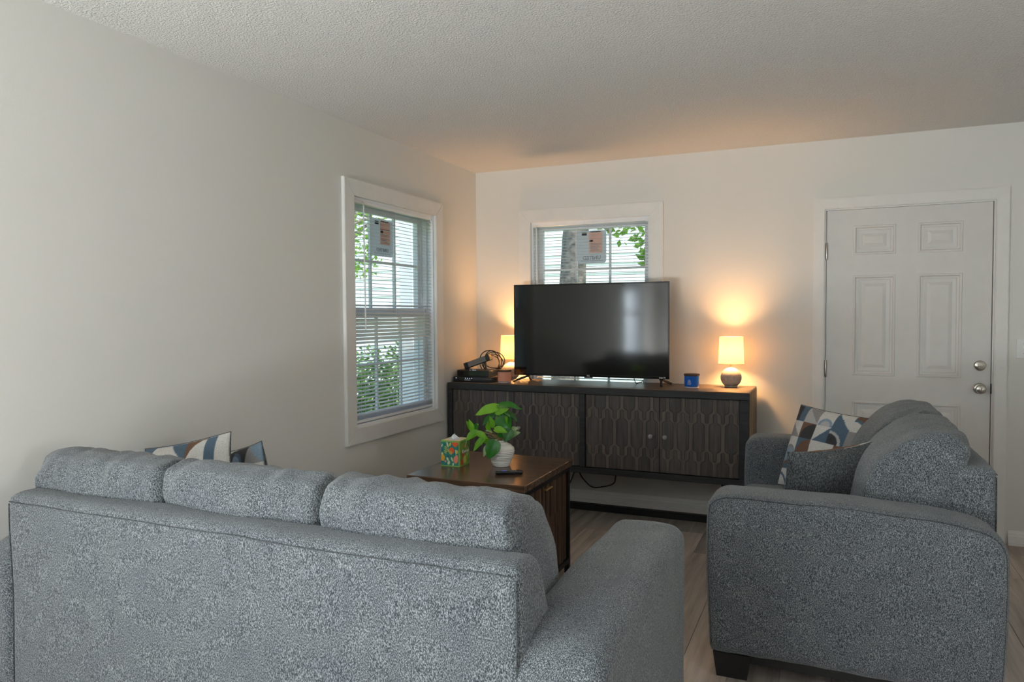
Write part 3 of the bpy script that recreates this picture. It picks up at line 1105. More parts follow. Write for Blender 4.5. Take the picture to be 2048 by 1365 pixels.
# ------------------------------------------------------------------ throw pillows with printed fronts
PAL = dict(w=(0.72, 0.69, 0.64), g=(0.33, 0.31, 0.305), c=(0.055, 0.052, 0.055), b=(0.10, 0.155, 0.215), n=(0.20, 0.105, 0.065), l=(0.52, 0.50, 0.49), d=(0.035, 0.035, 0.04), s=(0.27, 0.36, 0.46))
def cloth_paint(u, v, seed):
    g = 5.0
    i, j = int(u * g), int(v * g)
    fu, fv = u * g - i, v * g - j
    rnd = random.Random(i * 31 + j * 57 + seed * 101)
    a, b, c = rnd.sample(list('wgcbnlwbws'), 3)
    k = rnd.randrange(6)
    if k == 0:
        r = math.hypot(fu, fv)
        s = a if r < 0.62 else (b if r < 0.78 else c)
    elif k == 1:
        s = a if fu + fv < 1 else b
    elif k == 2:
        r = math.hypot(fu - 1, fv)
        s = a if r < 0.95 else b
    elif k == 3:
        s = a if fu < 0.5 else b
    elif k == 4:
        s = a if fu > fv else b
    else:
        r = math.hypot(fu - 0.5, fv)
        s = a if r < 0.32 else (b if r < 0.47 else c)
    return PAL[s]

def pillow(label, size, thick, matrix, seed, group, both=False):
    p = thing('throw_pillow', label, 'pillow', matrix.to_translation(), 0, group)
    p.rotation_euler = matrix.to_euler()
    n = 110
    def surf(sgn, paint):
        V, F, C = [], [], []
        for j in range(n + 1):
            for i in range(n + 1):
                u, v = i / n, j / n
                a, b = 2 * u - 1, 2 * v - 1
                pin = 0.055
                x = a * size / 2 * (1 - pin * (1 - b * b) * 1.0)
                z = b * size / 2 * (1 - pin * (1 - a * a) * 1.0)
                h = (max(0, 1 - abs(a) ** 2.4) * max(0, 1 - abs(b) ** 2.4)) ** 0.55
                y = sgn * (thick / 2) * h
                y += sgn * 0.006 * h * pn(x + seed, z, sgn, 14)
                y += 0.02 * (a * a - 0.3) * (1 if seed % 2 else -1) * b * b
                V.append((x, y, z + size / 2))
                C.append(paint(u, v))
        for j in range(n):
            for i in range(n):
                q = j * (n + 1) + i
                F.append((q, q + 1, q + n + 2, q + n + 1))
        return V, F, C
    def build(name, sgn, mat, paint):
        V, F, C = surf(sgn, paint)
        me = bpy.data.meshes.new(name)
        me.from_pydata(V, [], F if sgn < 0 else [f[::-1] for f in F])
        at = me.color_attributes.new('Col', 'FLOAT_COLOR', 'POINT')
        at.data.foreach_set('color', [x for c in C for x in (*c, 1.0)])
        me.polygons.foreach_set('use_smooth', [True] * len(me.polygons))
        me.materials.append(M[mat])
        return link_obj(name, me, p)
    f = build('front_cover', -1, 'print_cloth', lambda u, v: cloth_paint(u, v, seed))
    f['label'] = 'front with patchwork of white, blue, brown and charcoal shapes'
    if both:
        build('back_cover', 1, 'print_cloth', lambda u, v: cloth_paint(u, v, seed + 40))
    else:
        k = build('back_cover', 1, 'pillow_grey', lambda u, v: (0.1, 0.1, 0.1))
        k['label'] = 'plain charcoal back'
    pts = []
    for k in range(60):
        t = k / 60 * 4
        s_, q = int(t), t - int(t)
        a, b = [(2 * q - 1, -1), (1, 2 * q - 1), (1 - 2 * q, 1), (-1, 1 - 2 * q)][s_]
        pin = 0.055
        x = a * size / 2 * (1 - pin * (1 - b * b)); z = b * size / 2 * (1 - pin * (1 - a * a))
        pts.append((x, 0.02 * (a * a - 0.3) * (1 if seed % 2 else -1) * b * b, z + size / 2))
    part('seam', tube(nb(), pts, 0.0022, 6, True), 'pillow_grey', p, True)
    return p

def pose(loc, normal_deg, lean, roll):
    """front (-y) turned to heading normal_deg (world, 270 = towards -Y), leaning back, rolled in its plane"""
    return Matrix.Translation(loc) @ Matrix.Rotation(R(normal_deg + 90), 4, 'Z') @ Matrix.Rotation(R(-lean), 4, 'X') @ Matrix.Rotation(R(roll), 4, 'Y')
GP = 'patchwork throw pillows'
pillow('patchwork pillow with its printed front showing, leaning on the loveseat', 0.44, 0.15, pose((2.46, -1.20, 0.475), 236, 20, 4), 3, GP)
pillow('patchwork pillow with its plain charcoal back showing, on the loveseat', 0.40, 0.17, pose((2.50, -1.74, 0.475), 124, 24, 6), 8, GP)
pillow('larger patchwork pillow peeking above the left and middle sofa cushions', 0.44, 0.13, pose((0.33, -3.08, 0.475), 272, 6, -12), 5, GP)
pillow('patchwork pillow of which only one corner shows above the middle sofa cushion', 0.385, 0.13, pose((0.40, -2.90, 0.475), 262, 4, -14), 12, GP)

# ------------------------------------------------------------------ media console
CT = 0.902
CX0, CX1, CYF, CYB = 0.018, 2.093, -0.515, -0.045
def console():
    t = thing('media_console', 'long dark wood media console with four carved doors along the back wall', 'cabinet', ((CX0 + CX1) / 2, (CYF + CYB) / 2, 0))
    ox, oy = (CX0 + CX1) / 2, (CYF + CYB) / 2
    def P(name, x0, x1, y0, y1, z0, z1, mat, bev=0.003, par=None):
        return part(name, bx(x0 - ox, x1 - ox, y0 - oy, y1 - oy, z0, z1, bev, 1), mat, par or t)
    zb = 0.328
    P('top_board', CX0, CX1, CYF, CYB, CT - 0.045, CT, 'stand_top', 0.004)
    P('front_rail', CX0, CX1, CYF - 0.004, CYF + 0.006, CT - 0.046, CT - 0.002, 'stand_frame')
    P('bottom_board', CX0 + 0.002, CX1 - 0.002, CYF - 0.003, CYB, zb, zb + 0.038, 'stand_frame')
    P('side_panel', CX0, CX0 + 0.034, CYF - 0.003, CYB, zb + 0.038, CT - 0.045, 'stand_frame')
    P('side_panel', CX1 - 0.058, CX1 - 0.002, CYF - 0.003, CYB, zb + 0.038, CT - 0.045, 'stand_frame')
    P('end_board', CX1 - 0.003, CX1 + 0.002, CYF + 0.012, CYB - 0.006, zb + 0.01, CT - 0.012, 'stand_side', 0.001)
    P('divider', 1.012, 1.05, CYF - 0.003, CYB, zb + 0.038, CT - 0.045, 'stand_frame')
    P('back_panel', CX0 + 0.03, CX1 - 0.03, CYB - 0.012, CYB - 0.002, zb + 0.03, CT - 0.04, 'stand_frame')
    # legs: sled sides with a long floor stretcher
    ym = -0.215
    for x in (CX0 + 0.16, CX1 - 0.20):
        leg = P('leg', x, x + 0.045, ym - 0.0225, ym + 0.0225, 0.045, zb, 'black_metal')
        P('foot_bar', x, x + 0.045, CYF + 0.09, CYB - 0.03, 0.0, 0.045, 'black_metal', par=t)
    P('floor_stretcher', CX0 + 0.20, CX1 - 0.20, ym - 0.0225, ym + 0.0225, 0.0, 0.044, 'black_metal')
    # carved doors
    z0, z1 = zb + 0.042, CT - 0.049
    rp = (z1 - z0) / 2
    spans = [(0.055, 0.532), (0.535, 1.009), (1.053, 1.543), (1.546, 2.033)]
    def profile():
        n_, b_ = 0.0125, 0.0375
        pts = [(0.0, 0.152), (0.007, 0.150), (0.0112, 0.146), (n_, 0.140), (n_, 0.100)]
        pts += [(0.0142, 0.0945), (0.0205, 0.0905), (0.0285, 0.0865), (0.0345, 0.0805), (b_, 0.071)]
        return pts
    half = profile()
    def piece_poly(kind):
        right = half + [(x, -z) for x, z in half[::-1]]
        if kind[0] == 'T':          # only lower half of the shape (cut by the door's top)
            right = [(half[-1][0], 0.0)] + [(x, -z) for x, z in half[::-1]]
        if kind[0] == 'B':
            right = half + [(half[-1][0], 0.0)]
        if kind[1] == 'F':
            left = [(-x, z) for x, z in right[::-1] if x > 1e-6]
            return right + left
        if kind[1] == 'R':          # right half only
            zt, zl = right[0][1], right[-1][1]
            pts = list(right)
            if right[-1][0] > 1e-6: pts.append((0.0, zl))
            if right[0][0] > 1e-6: pts.insert(0, (0.0, zt))
            return pts
        return [(-x, z) for x, z in piece_poly(kind[0] + 'R')[::-1]]
    cache = {}
    def piece_mesh(kind, sx):
        key = (kind, round(sx, 3))
        if key in cache:
            return cache[key]
        poly = [Vector((x * sx, z)) for x, z in piece_poly(kind)]
        n = len(poly)
        area = sum(poly[i].x * poly[(i + 1) % n].y - poly[(i + 1) % n].x * poly[i].y for i in range(n))
        if area < 0:
            poly = poly[::-1]
        nor = []
        for i in range(n):
            a = (poly[i] - poly[i - 1]).normalized(); b = (poly[(i + 1) % n] - poly[i]).normalized()
            m_ = (Vector((a.y, -a.x)) + Vector((b.y, -b.x)))
            m_.normalize()
            nor.append(m_)
        bm = nb()
        rings = []
        for ins, y in ((0.0, 0.0), (0.0, -0.0035), (0.0015, -0.005), (0.0042, -0.005), (0.0054, -0.0022)):
            rings.append([bm.verts.new((p.x - q.x * ins, y, p.y - q.y * ins)) for p, q in zip(poly, nor)])
        for a, b in zip(rings[:-1], rings[1:]):
            for i in range(n):
                bm.faces.new((a[i], a[(i + 1) % n], b[(i + 1) % n], b[i]))
        bm.faces.new(rings[-1])
        cache[key] = finish(bm, 'plate', 'door_piece')
        return cache[key]
    knob_x = (0.572 - 0.078, 0.572, 1.49, 1.583)
    for k, (a, b) in enumerate(spans):
        yd = CYF + 0.012
        d = P('door', a, b, yd, yd + 0.02, z0, z1, 'door_back', 0.001)
        pit = (b - a) / 5
        sx = pit / 0.0965
        zm = (z0 + z1) / 2
        def put(kind, x, z):
            link_obj('plate', piece_mesh(kind, sx), d, (x - ox, yd - oy, z))
        for i in range(5):
            put('MF', a + pit * (i + 0.5), zm)
        for kind, z in (('T', z1 - 0.001), ('B', z0 + 0.001)):
            put(kind + 'R', a + 0.0008, z)
            put(kind + 'L', b - 0.0008, z)
            for i in range(1, 5):
                put(kind + 'F', a + pit * i, z)
        bm = nb()
        lathe(bm, [(0, 0), (0.011, 0), (0.011, 0.002), (0.006, 0.004), (0.006, 0.012), (0.012, 0.016), (0.0155, 0.022), (0.0145, 0.027), (0.008, 0.0305), (0, 0.031)], 18)
        bm.transform(Matrix.Translation((knob_x[k] - ox, yd - oy - 0.002, 0.602)) @ Matrix.Rotation(PI / 2, 4, 'X'))
        part('knob', bm, 'knob_iron', d, True)
console()

# ------------------------------------------------------------------ television
def television():
    x0, x1, z0, z1, y = 0.423, 1.553, 0.946, 1.603, -0.245
    t = thing('television', 'large flat-screen television switched off on the media console', 'television', ((x0 + x1) / 2, y, CT))
    ox, oz = (x0 + x1) / 2, CT
    w, h = x1 - x0, z1 - z0
    bz = 0.009
    bm = nb()
    a, b, c, d = -w / 2, w / 2, z0 - oz, z1 - oz
    box(bm, a, a + bz, 0, 0.018, c, d, 0.002, 1); box(bm, b - bz, b, 0, 0.018, c, d, 0.002, 1)
    box(bm, a + bz, b - bz, 0, 0.018, d - bz, d, 0.002, 1); box(bm, a + bz, b - bz, 0, 0.018, c, c + 0.017, 0.002, 1)
    part('bezel', bm, 'gloss_black', t)
    part('screen', bx(a + bz - 0.001, b - bz + 0.001, 0.003, 0.012, c + 0.016, d - bz + 0.001), 'tv_screen', t)
    bm = nb()
    box(bm, a + 0.006, b - 0.006, 0.012, 0.03, c + 0.004, d - 0.004, 0.004, 1)
    box(bm, a + 0.12, b - 0.12, 0.03, 0.075, c + 0.01, c + 0.36, 0.012, 2)
    part('rear_shell', bm, 'black_plastic', t)
    for s, xf in ((-1, a + 0.105), (1, b - 0.055)):
        bm = nb()
        zt = c + 0.006
        box(bm, xf - 0.014, xf + 0.014, 0.006, 0.032, c - 0.01, c + 0.01, 0.003, 1)
        bar(bm, (xf, 0.012, zt - 0.01), (xf + s * 0.0 - 0.075 * (s < 0) + 0.02 * (s > 0), -0.085, 0.006), 0.016, 0.012)
        bar(bm, (xf, 0.026, zt - 0.01), (xf + 0.0 - 0.02 * (s < 0) + 0.045 * (s > 0), 0.115, 0.006), 0.016, 0.012)
        part('foot', bm, 'black_plastic', t)
    part('sensor_bar', bx(-0.03, 0.03, -0.001, 0.014, c - 0.006, c + 0.002, 0.002, 1), 'black_plastic', t)
    text_part('maker_mark', 'TCL', 0.013, 'white_print', t, (0.0, -0.0006, c + 0.0085), (PI / 2, 0, 0), bold=0.0004)
    text_part('corner_mark', 'Roku TV', 0.0115, 'white_print', t, (b - 0.045, -0.0006, c + 0.0085), (PI / 2, 0, 0), bold=0.0004)
television()
def cord(name, label, pts, r, n=8):
    o = part(name, tube(nb(), smooth_path(pts, n), r, 7), 'cable', None, True)
    return props(o, label, 'cable')
cord('power_cord', 'thin black cord dropping from the television onto the console', [(1.30, -0.20, 0.95), (1.305, -0.185, 0.925), (1.31, -0.16, 0.9055), (1.32, -0.06, 0.9055), (1.33, -0.035, 0.88), (1.33, -0.034, 0.55)], 0.0028)
cord('power_cord', 'black cord hanging in a loop below the media console', [(0.84, -0.03, 0.50), (0.84, -0.03, 0.345), (0.852, -0.032, 0.22), (0.90, -0.035, 0.155), (0.955, -0.036, 0.118), (1.03, -0.036, 0.128), (1.105, -0.036, 0.155), (1.125, -0.034, 0.20), (1.138, -0.03, 0.345), (1.138, -0.03, 0.50)], 0.0042)
cord('power_cord', 'black cord slanting down beside the end table below the console', [(0.83, -0.022, 0.50), (0.83, -0.022, 0.345), (0.81, -0.03, 0.22), (0.77, -0.038, 0.12), (0.70, -0.042, 0.03), (0.60, -0.042, 0.0055), (0.45, -0.042, 0.0055)], 0.0042)

# ------------------------------------------------------------------ table lamps
def lamp(label, x, y):
    l = thing('table_lamp', label, 'lamp', (x, y, CT), 0, 'small round-base table lamps')
    prof = [(0, 0.0), (0.036, 0.0), (0.042, 0.003)]
    for k in range(15):
        a = -0.95 + (k / 14) * (0.95 + PI / 2 - 0.16)
        prof.append((0.067 * math.cos(a), 0.0625 + 0.0665 * math.sin(a)))
    prof += [(0.0095, 0.1285), (0.0095, 0.131), (0, 0.131)]
    part('base', lathe(nb(), prof, 40), 'concrete', l, True)
    part('neck', lathe(nb(), [(0.0055, 0.129), (0.0055, 0.15), (0.008, 0.151), (0.008, 0.195), (0, 0.196)], 14), 'brass', l, True)
    zb, zt = 0.153, 0.330
    rb, rt = 0.081, 0.0745
    prof = [(rb, zb), (rt, zt), (rt - 0.0014, zt), (rb - 0.0014, zb)]
    bm = lathe(nb(), prof + [prof[0]], 48, cap0=False, cap1=False)
    sh = part('shade', bm, 'shade', l, True, angle=50)
    for r, z in ((rb, zb + 0.001), (rt, zt - 0.001)):
        pts = [(r * math.cos(2 * PI * k / 48), r * math.sin(2 * PI * k / 48), z) for k in range(48)]
        part('shade_rim', tube(nb(), pts, 0.0016, 6, True), 'shade', sh, True)
    bm = nb()
    for k in range(3):
        a = 2 * PI * k / 3 + 0.4
        tube(bm, [(0.012 * math.cos(a), 0.012 * math.sin(a), 0.19), (rt * 0.985 * math.cos(a), rt * 0.985 * math.sin(a), zt - 0.02)], 0.0012, 5)
    part('shade_spider', bm, 'brass', sh, True)
    li = bpy.data.lights.new('lamp_bulb', 'POINT')
    li.energy = LAMP_W
    li.color = (1.0, 0.52, 0.19)
    li.shadow_soft_size = 0.045
    lo = bpy.data.objects.new('lamp_bulb', li)
    COL.objects.link(lo)
    lo.parent = l
    lo.location = (0, 0, 0.235)
    return l
lamp('small lit table lamp standing clear at the right end of the console', 1.943, -0.165)
lamp('small lit table lamp half hidden behind the television', 0.352, -0.138)

# ------------------------------------------------------------------ candles
def candle(label, x, y, body, lid, strokes):
    c = thing('candle_jar', label, 'candle', (x, y, CT), 0, 'lidded candle jars on the console')
    r, h = 0.048, 0.078
    jar = part('jar', lathe(nb(), [(0, 0.008), (r - 0.006, 0.008), (r - 0.001, 0.011), (r, 0.015), (r, h)], 40), body, c, True)
    part('jar_foot', lathe(nb(), [(0, 0), (r - 0.004, 0), (r - 0.001, 0.002), (r - 0.001, 0.0082), (0, 0.0082)], 40), 'glass_clear', c, True)
    part('lid', lathe(nb(), [(0, h), (r + 0.001, h), (r + 0.003, h + 0.002), (r + 0.003, h + 0.012), (r + 0.0005, h + 0.014), (0, h + 0.0145)], 40), lid, c, True)
    if strokes:
        for k, (z, wd) in enumerate(((0.052, 0.012), (0.045, 0.02), (0.039, 0.016), (0.033, 0.026), (0.026, 0.022))):
            pts = []
            for i in range(13):
                a = R(-100) + (i / 12 - 0.5) * wd / r
                zz = z + 0.0022 * math.sin(i * 2.2 + k)
                pts.append(((r + 0.0002) * math.cos(a), (r + 0.0002) * math.sin(a), zz))
            part('script_print', tube(nb(), pts, 0.0007, 5), 'white_print', jar)
    return c
candle('cobalt blue candle jar with dark lid between television and lamp', 1.712, -0.30, 'blue_glass', 'lid', True)
candle('peach glass candle jar with dark rimmed lid left of the television', 0.407, -0.385, 'peach_glass', 'lid', False)

# ------------------------------------------------------------------ router boxes, sensor bar and cable
def modem():
    t = thing('cable_modem', 'wide low black modem box with white indicator lights, lowest of the stack', 'modem', (0.02, -0.445, CT))
    poly = round_poly([(0.0, 0.0, 0.015), (0.328, 0.0, 0.10), (0.328, 0.235, 0.05), (0.0, 0.235, 0.02)], 8)
    bm = nb()
    rings = []
    cen = Vector((0.17, 0.117))
    for s, z in ((0.985, 0.0), (1.0, 0.004), (1.0, 0.029), (0.985, 0.0345), (0.96, 0.036)):
        rings.append([bm.verts.new((cen.x + (p.x - cen.x) * s, cen.y + (p.y - cen.y) * s, z)) for p in poly])
    n = len(poly)
    for a, b in zip(rings[:-1], rings[1:]):
        for i in range(n):
            bm.faces.new((a[i], a[(i + 1) % n], b[(i + 1) % n], b[i]))
    bm.faces.new(rings[-1]); bm.faces.new(rings[0][::-1])
    part('housing', bm, 'black_plastic', t, True)
    for x in (0.03, 0.105, 0.122, 0.139, 0.156):
        part('indicator', bx(x - 0.0022, x + 0.0022, -0.0012, 0.002, 0.0255, 0.0285), 'led', t)
    text_part('maker_mark', 'technicolor', 0.0105, 'white_print', t, (0.122, -0.001, 0.0155), (PI / 2, 0, 0), bold=0.0002)
modem()
def receiver():
    t = thing('receiver_box', 'smaller black box with bright top marks, middle of the stack by the window', 'receiver', (0.045, -0.425, CT + 0.0365))
    part('housing', bx(0, 0.255, 0, 0.16, 0.003, 0.048, 0.004, 2), 'black_plastic', t)
    part('front_panel', bx(0.008, 0.228, -0.0015, 0.0015, 0.01, 0.041, 0.001, 1), 'gloss_black', t)
    part('foot', bx(0.01, 0.245, 0.01, 0.15, 0.0, 0.004), 'gloss_black', t)
    for x in (0.10, 0.122, 0.13, 0.142):
        part('top_mark', bx(x, x + 0.007, 0.006, 0.012, 0.0478, 0.0483), 'led', t)
receiver()
def sensor():
    t = thing('sensor_bar', 'grey-faced black sensor bar tilted on top of the stacked boxes', 'sensor bar', (0.075, -0.375, CT + 0.0845))
    g = Matrix.Rotation(R(-19), 4, 'Y')
    def pt(nm, *a, mat, bev=0.003):
        bm = bx(*a, bev=bev, seg=2)
        bm.transform(Matrix.Translation((0.012, 0, 0.003)) @ g)
        return part(nm, bm, mat, t)
    pt('housing', 0.0, 0.215, 0.0, 0.045, 0.0, 0.043, mat='black_plastic')
    pt('grey_face', 0.034, 0.183, -0.0025, 0.004, 0.003, 0.041, mat='grey_mesh', bev=0.002)
    pt('end_cap', 0.188, 0.216, -0.003, 0.046, -0.001, 0.044, mat='black_plastic')
    pt('end_cap', -0.001, 0.028, -0.003, 0.046, -0.001, 0.044, mat='black_plastic')
    part('stand', bx(0.165, 0.172, 0.016, 0.034, 0.0, 0.058, 0.001, 1), 'black_plastic', t)
    part('stand', bx(0.0, 0.05, 0.006, 0.04, 0.0, 0.006, 0.002, 1), 'black_plastic', t)
sensor()
def coil():
    bm = nb()
    pts = []
    rnd = random.Random(4)
    for k in range(5):
        cx, cz, rx, rz = 0.238 + rnd.uniform(-0.015, 0.02), 1.045 + rnd.uniform(-0.02, 0.01), 0.082 + rnd.uniform(-0.025, 0.012), 0.082 + rnd.uniform(-0.03, 0.012)
        for i in range(12):
            a = 2 * PI * i / 12 - 0.8
            pts.append((cx + rx * math.cos(a), -0.244 + 0.006 * k + 0.008 * math.sin(a * 2 + k), max(0.965 + 0.003 * k, cz + rz * math.sin(a))))
    pts = [(0.20, -0.225, 0.975)] + pts + [(0.31, -0.245, 1.0), (0.315, -0.25, 0.96), (0.29, -0.235, 0.943), (0.25, -0.205, 0.943), (0.225, -0.188, 0.925), (0.21, -0.16, 0.9065), (0.17, -0.09, 0.9065)]
    tube(bm, smooth_path(pts, 5), 0.0036, 6)
    o = part('coiled_cable', bm, 'cable', None, True)
    props(o, 'loosely coiled black cable standing behind the tilted sensor bar', 'cable')
coil()

# ------------------------------------------------------------------ end table
TX0, TX1, TY0, TY1, TZ = 0.655, 1.278, -2.10, -1.43, 0.61
def end_table():
    ox, oy = (TX0 + TX1) / 2, (TY0 + TY1) / 2
    t = thing('end_table', 'dark wood square table with slatted side behind the grey sofa', 'table', (ox, oy, 0))
    a, b, c, d = TX0 - ox, TX1 - ox, TY0 - oy, TY1 - oy
    part('table_top', bx(a, b, c, d, TZ - 0.034, TZ, 0.003, 1), 'table_top', t)
    m = 0.012
    lw = 0.026
    for x in (a + m, b - m - lw):
        for y in (c + m, d - m - lw):
            part('leg', bx(x, x + lw, y, y + lw, 0, TZ - 0.034, 0.002, 1), 'black_metal', t)
    zr = 0.055
    for z in (zr, TZ - 0.06):
        for y in (c + m, d - m - lw):
            part('frame_rail', bx(a + m + lw, b - m - lw, y, y + lw, z, z + 0.026), 'black_metal', t)
        for x in (a + m, b - m - lw):
            part('frame_rail', bx(x, x + lw, c + m + lw, d - m - lw, z, z + 0.026), 'black_metal', t)
    part('cabinet_body', bx(a + 0.03, b - 0.034, c + 0.03, d - 0.03, zr + 0.004, TZ - 0.034), 'black_plastic', t)
    # slatted fronts on both long sides
    cache = {}
    rnd = random.Random(11)
    z0, z1 = zr + 0.027, TZ - 0.061
    for side in (1, -1):
        xs = b - 0.034 if side > 0 else a + 0.03
        door = part('slatted_door', bx(min(xs, xs + side * 0.006), max(xs, xs + side * 0.006), c + m + lw + 0.003, d - m - lw - 0.003, z0, z1), 'table_slat', t)
        n = 26
        ya, yb = c + m + lw + 0.006, d - m - lw - 0.006
        pw = (yb - ya) / n
        for i in range(n):
            cuts = [z0 + 0.002, z0 + (z1 - z0) * rnd.choice((0.3, 0.45, 0.62)), z1 - 0.002]
            for k in range(2):
                h = round((cuts[k + 1] - cuts[k] - 0.001) / 0.01) * 0.01
                dp = rnd.choice((0.006, 0.009, 0.012))
                key = (round(h, 3), dp)
                if key not in cache:
                    cache[key] = finish(bx(0, dp, 0.001, pw - 0.0025, 0, h, 0.0012, 1), 'slat', 'table_slat')
                link_obj('slat', cache[key], door, (xs + 0.005 if side > 0 else xs - 0.005 - dp, ya + i * pw, cuts[k]))
        part('pull', bx(min(xs, xs + side * 0.028), max(xs, xs + side * 0.028), -0.045, 0.045, z1 - 0.028, z1 - 0.022, 0.001, 1), 'brass', door)
end_table()

# tissue box
def tissue_box():
    t = thing('tissue_box', 'green tissue box with orange flower print on the end table', 'tissue box', (0.757, -1.787, TZ), R(1.5))
    w, d, h = 0.105, 0.118, 0.132
    G = (0.03, 0.24, 0.17); O = (0.78, 0.13, 0.03); Y = (0.55, 0.62, 0.13); CR = (0.68, 0.72, 0.45); PK = (0.85, 0.27, 0.18); GR = (0.24, 0.46, 0.10); AM = (0.80, 0.42, 0.05); RD = (0.5, 0.07, 0.02); OL = (0.22, 0.33, 0.04); DG = (0.05, 0.17, 0.07); DB = (0.02, 0.13, 0.2)
    def ell(u, v, cu, cv, ru, rv, a=0):
        x, y = u - cu, v - cv
        c, s = math.cos(a), math.sin(a)
        return ((x * c + y * s) / ru) ** 2 + ((-x * s + y * c) / rv) ** 2 < 1
    def front(u, v):
        if u < 0.015 or u > 0.965 or v < 0.035 or v > 0.945: return GR
        for (cu, cv) in ((0.26, 0.72), (0.25, 0.56), (0.38, 0.62), (0.53, 0.53)):
            x, y = u - cu, v - cv
            r, a = math.hypot(x, y), math.atan2(y, x)
            if r < 0.02: return RD
            if r < 0.05 + 0.035 * math.cos(5 * a): return Y
        if ell(u, v, 0.58, 0.62, 0.14, 0.125): return O
        if ell(u, v, 0.78, 0.93, 0.17, 0.15): return O
        if ell(u, v, 0.10, 0.32, 0.11, 0.13) : return AM
        if ell(u, v, 0.80, 0.27, 0.115, 0.14) or ell(u, v, 0.87, 0.36, 0.05, 0.1): return PK
        if abs(u - (0.78 + 0.25 * (0.62 - v))) < 0.012 and 0.4 < v < 0.66: return CR
        for q in ((0.36, 0.28, 0.05, 0.085, 0.6), (0.42, 0.14, 0.06, 0.085, -0.7), (0.6, 0.28, 0.04, 0.1, 0.5), (0.66, 0.09, 0.04, 0.07, -0.3), (0.36, 0.85, 0.04, 0.12, 0.4), (0.06, 0.8, 0.03, 0.07, -0.5), (0.85, 0.58, 0.07, 0.08, 0), (0.5, 0.86, 0.05, 0.08, -0.6), (0.07, 0.47, 0.05, 0.06, 0)):
            if ell(u, v, *q): return CR if q[1] < 0.5 or q[0] < 0.4 else Y
        if ell(u, v, 0.24, 0.19, 0.05, 0.045): return (0.8, 0.35, 0.35)
        n_ = pn(u, v, 3, 9)
        return DB if n_ > 0.28 else G
    def right(u, v):
        if u < 0.05 or u > 0.975 or v < 0.03 or v > 0.955: return GR
        for q, c in (((0.36, 0.44, 0.10, 0.14, 0), RD), ((0.26, 0.15, 0.12, 0.13, 0), RD), ((0.55, 0.72, 0.06, 0.06, 0), PK), ((0.35, 0.56, 0.05, 0.09, 0), (0.6, 0.35, 0.3)), ((0.55, 0.22, 0.16, 0.15, 0.4), Y), ((0.2, 0.82, 0.08, 0.16, 0.3), OL), ((0.42, 0.82, 0.09, 0.16, -0.2), OL), ((0.68, 0.86, 0.06, 0.2, -0.4), CR), ((0.85, 0.5, 0.05, 0.2, -0.3), (0.5, 0.45, 0.3)), ((0.75, 0.38, 0.05, 0.08, 0.5), Y)):
            if ell(u, v, *q): return tuple(x * 0.9 for x in c)
        n_ = pn(u, v, 7, 7)
        return OL if n_ > 0.12 else (DG if n_ < -0.2 else (0.12, 0.3, 0.06))
    def top(u, v):
        if u < 0.02 or u > 0.98 or v < 0.02 or v > 0.98: return GR
        if ell(u, v, 0.5, 0.5, 0.3, 0.3): return (0.75, 0.72, 0.72)
        n_ = pn(u, v, 1, 8)
        return (0.82, 0.45, 0.3) if n_ > 0.1 else ((0.75, 0.62, 0.5) if n_ > -0.15 else Y)
    V, F, C = [], [], []
    n = 64
    def face(o, du, dv, fn):
        base = len(V)
        for j in range(n + 1):
            for i in range(n + 1):
                u, v = i / n, j / n
                V.append(Vector(o) + Vector(du) * u + Vector(dv) * v)
                C.append(fn(u, v))
        for j in range(n):
            for i in range(n):
                q = base + j * (n + 1) + i
                F.append((q, q + 1, q + n + 2, q + n + 1))
    face((-w / 2, -d / 2, 0), (w, 0, 0), (0, 0, h), front)
    face((w / 2, -d / 2, 0), (0, d, 0), (0, 0, h), right)
    face((w / 2, d / 2, 0), (-w, 0, 0), (0, 0, h), front)
    face((-w / 2, d / 2, 0), (0, -d, 0), (0, 0, h), right)
    face((-w / 2, -d / 2, h), (w, 0, 0), (0, d, 0), top)
    me = bpy.data.meshes.new('carton')
    me.from_pydata([tuple(v) for v in V] , [], F)
    at = me.color_attributes.new('Col', 'FLOAT_COLOR', 'POINT')
    at.data.foreach_set('color', [x for c in C for x in (*c, 1.0)])
    me.materials.append(M['print_card'])
    link_obj('carton', me, t)
    part('slot_film', lathe(nb(), [(0, h + 0.0006), (0.026, h + 0.0006), (0.026, h + 0.0009), (0, h + 0.0009)], 24), 'label_paper', t)
    # pulled-up tissue
    V, F = [], []
    nn = 12
    for j in range(nn + 1):
        for i in range(nn + 1):
            u, v = i / nn * 2 - 1, j / nn
            wd = 0.03 * (1 - v) ** 0.8 + 0.003
            V.append((u * wd - 0.008 * v, 0.010 * math.sin(u * 5 + 2 * v) * (1 - v * 0.5) + 0.006 * v, h + 0.001 + 0.026 * v * (1 - 0.25 * u * u)))
    for j in range(nn):
        for i in range(nn):
            q = j * (nn + 1) + i
            F.append((q, q + 1, q + nn + 2, q + nn + 1))
    o = raw('tissue', V, F, 'tissue', t, True)
    so_ = o.modifiers.new('thickness', 'SOLIDIFY'); so_.thickness = 0.0006
    text_part('script_print', 'Kleenex', 0.024, 'white_print', t, (w / 2 + 0.0002, 0.012, h * 0.54), (PI / 2, 0, PI / 2), depth=0.0002)
tissue_box()

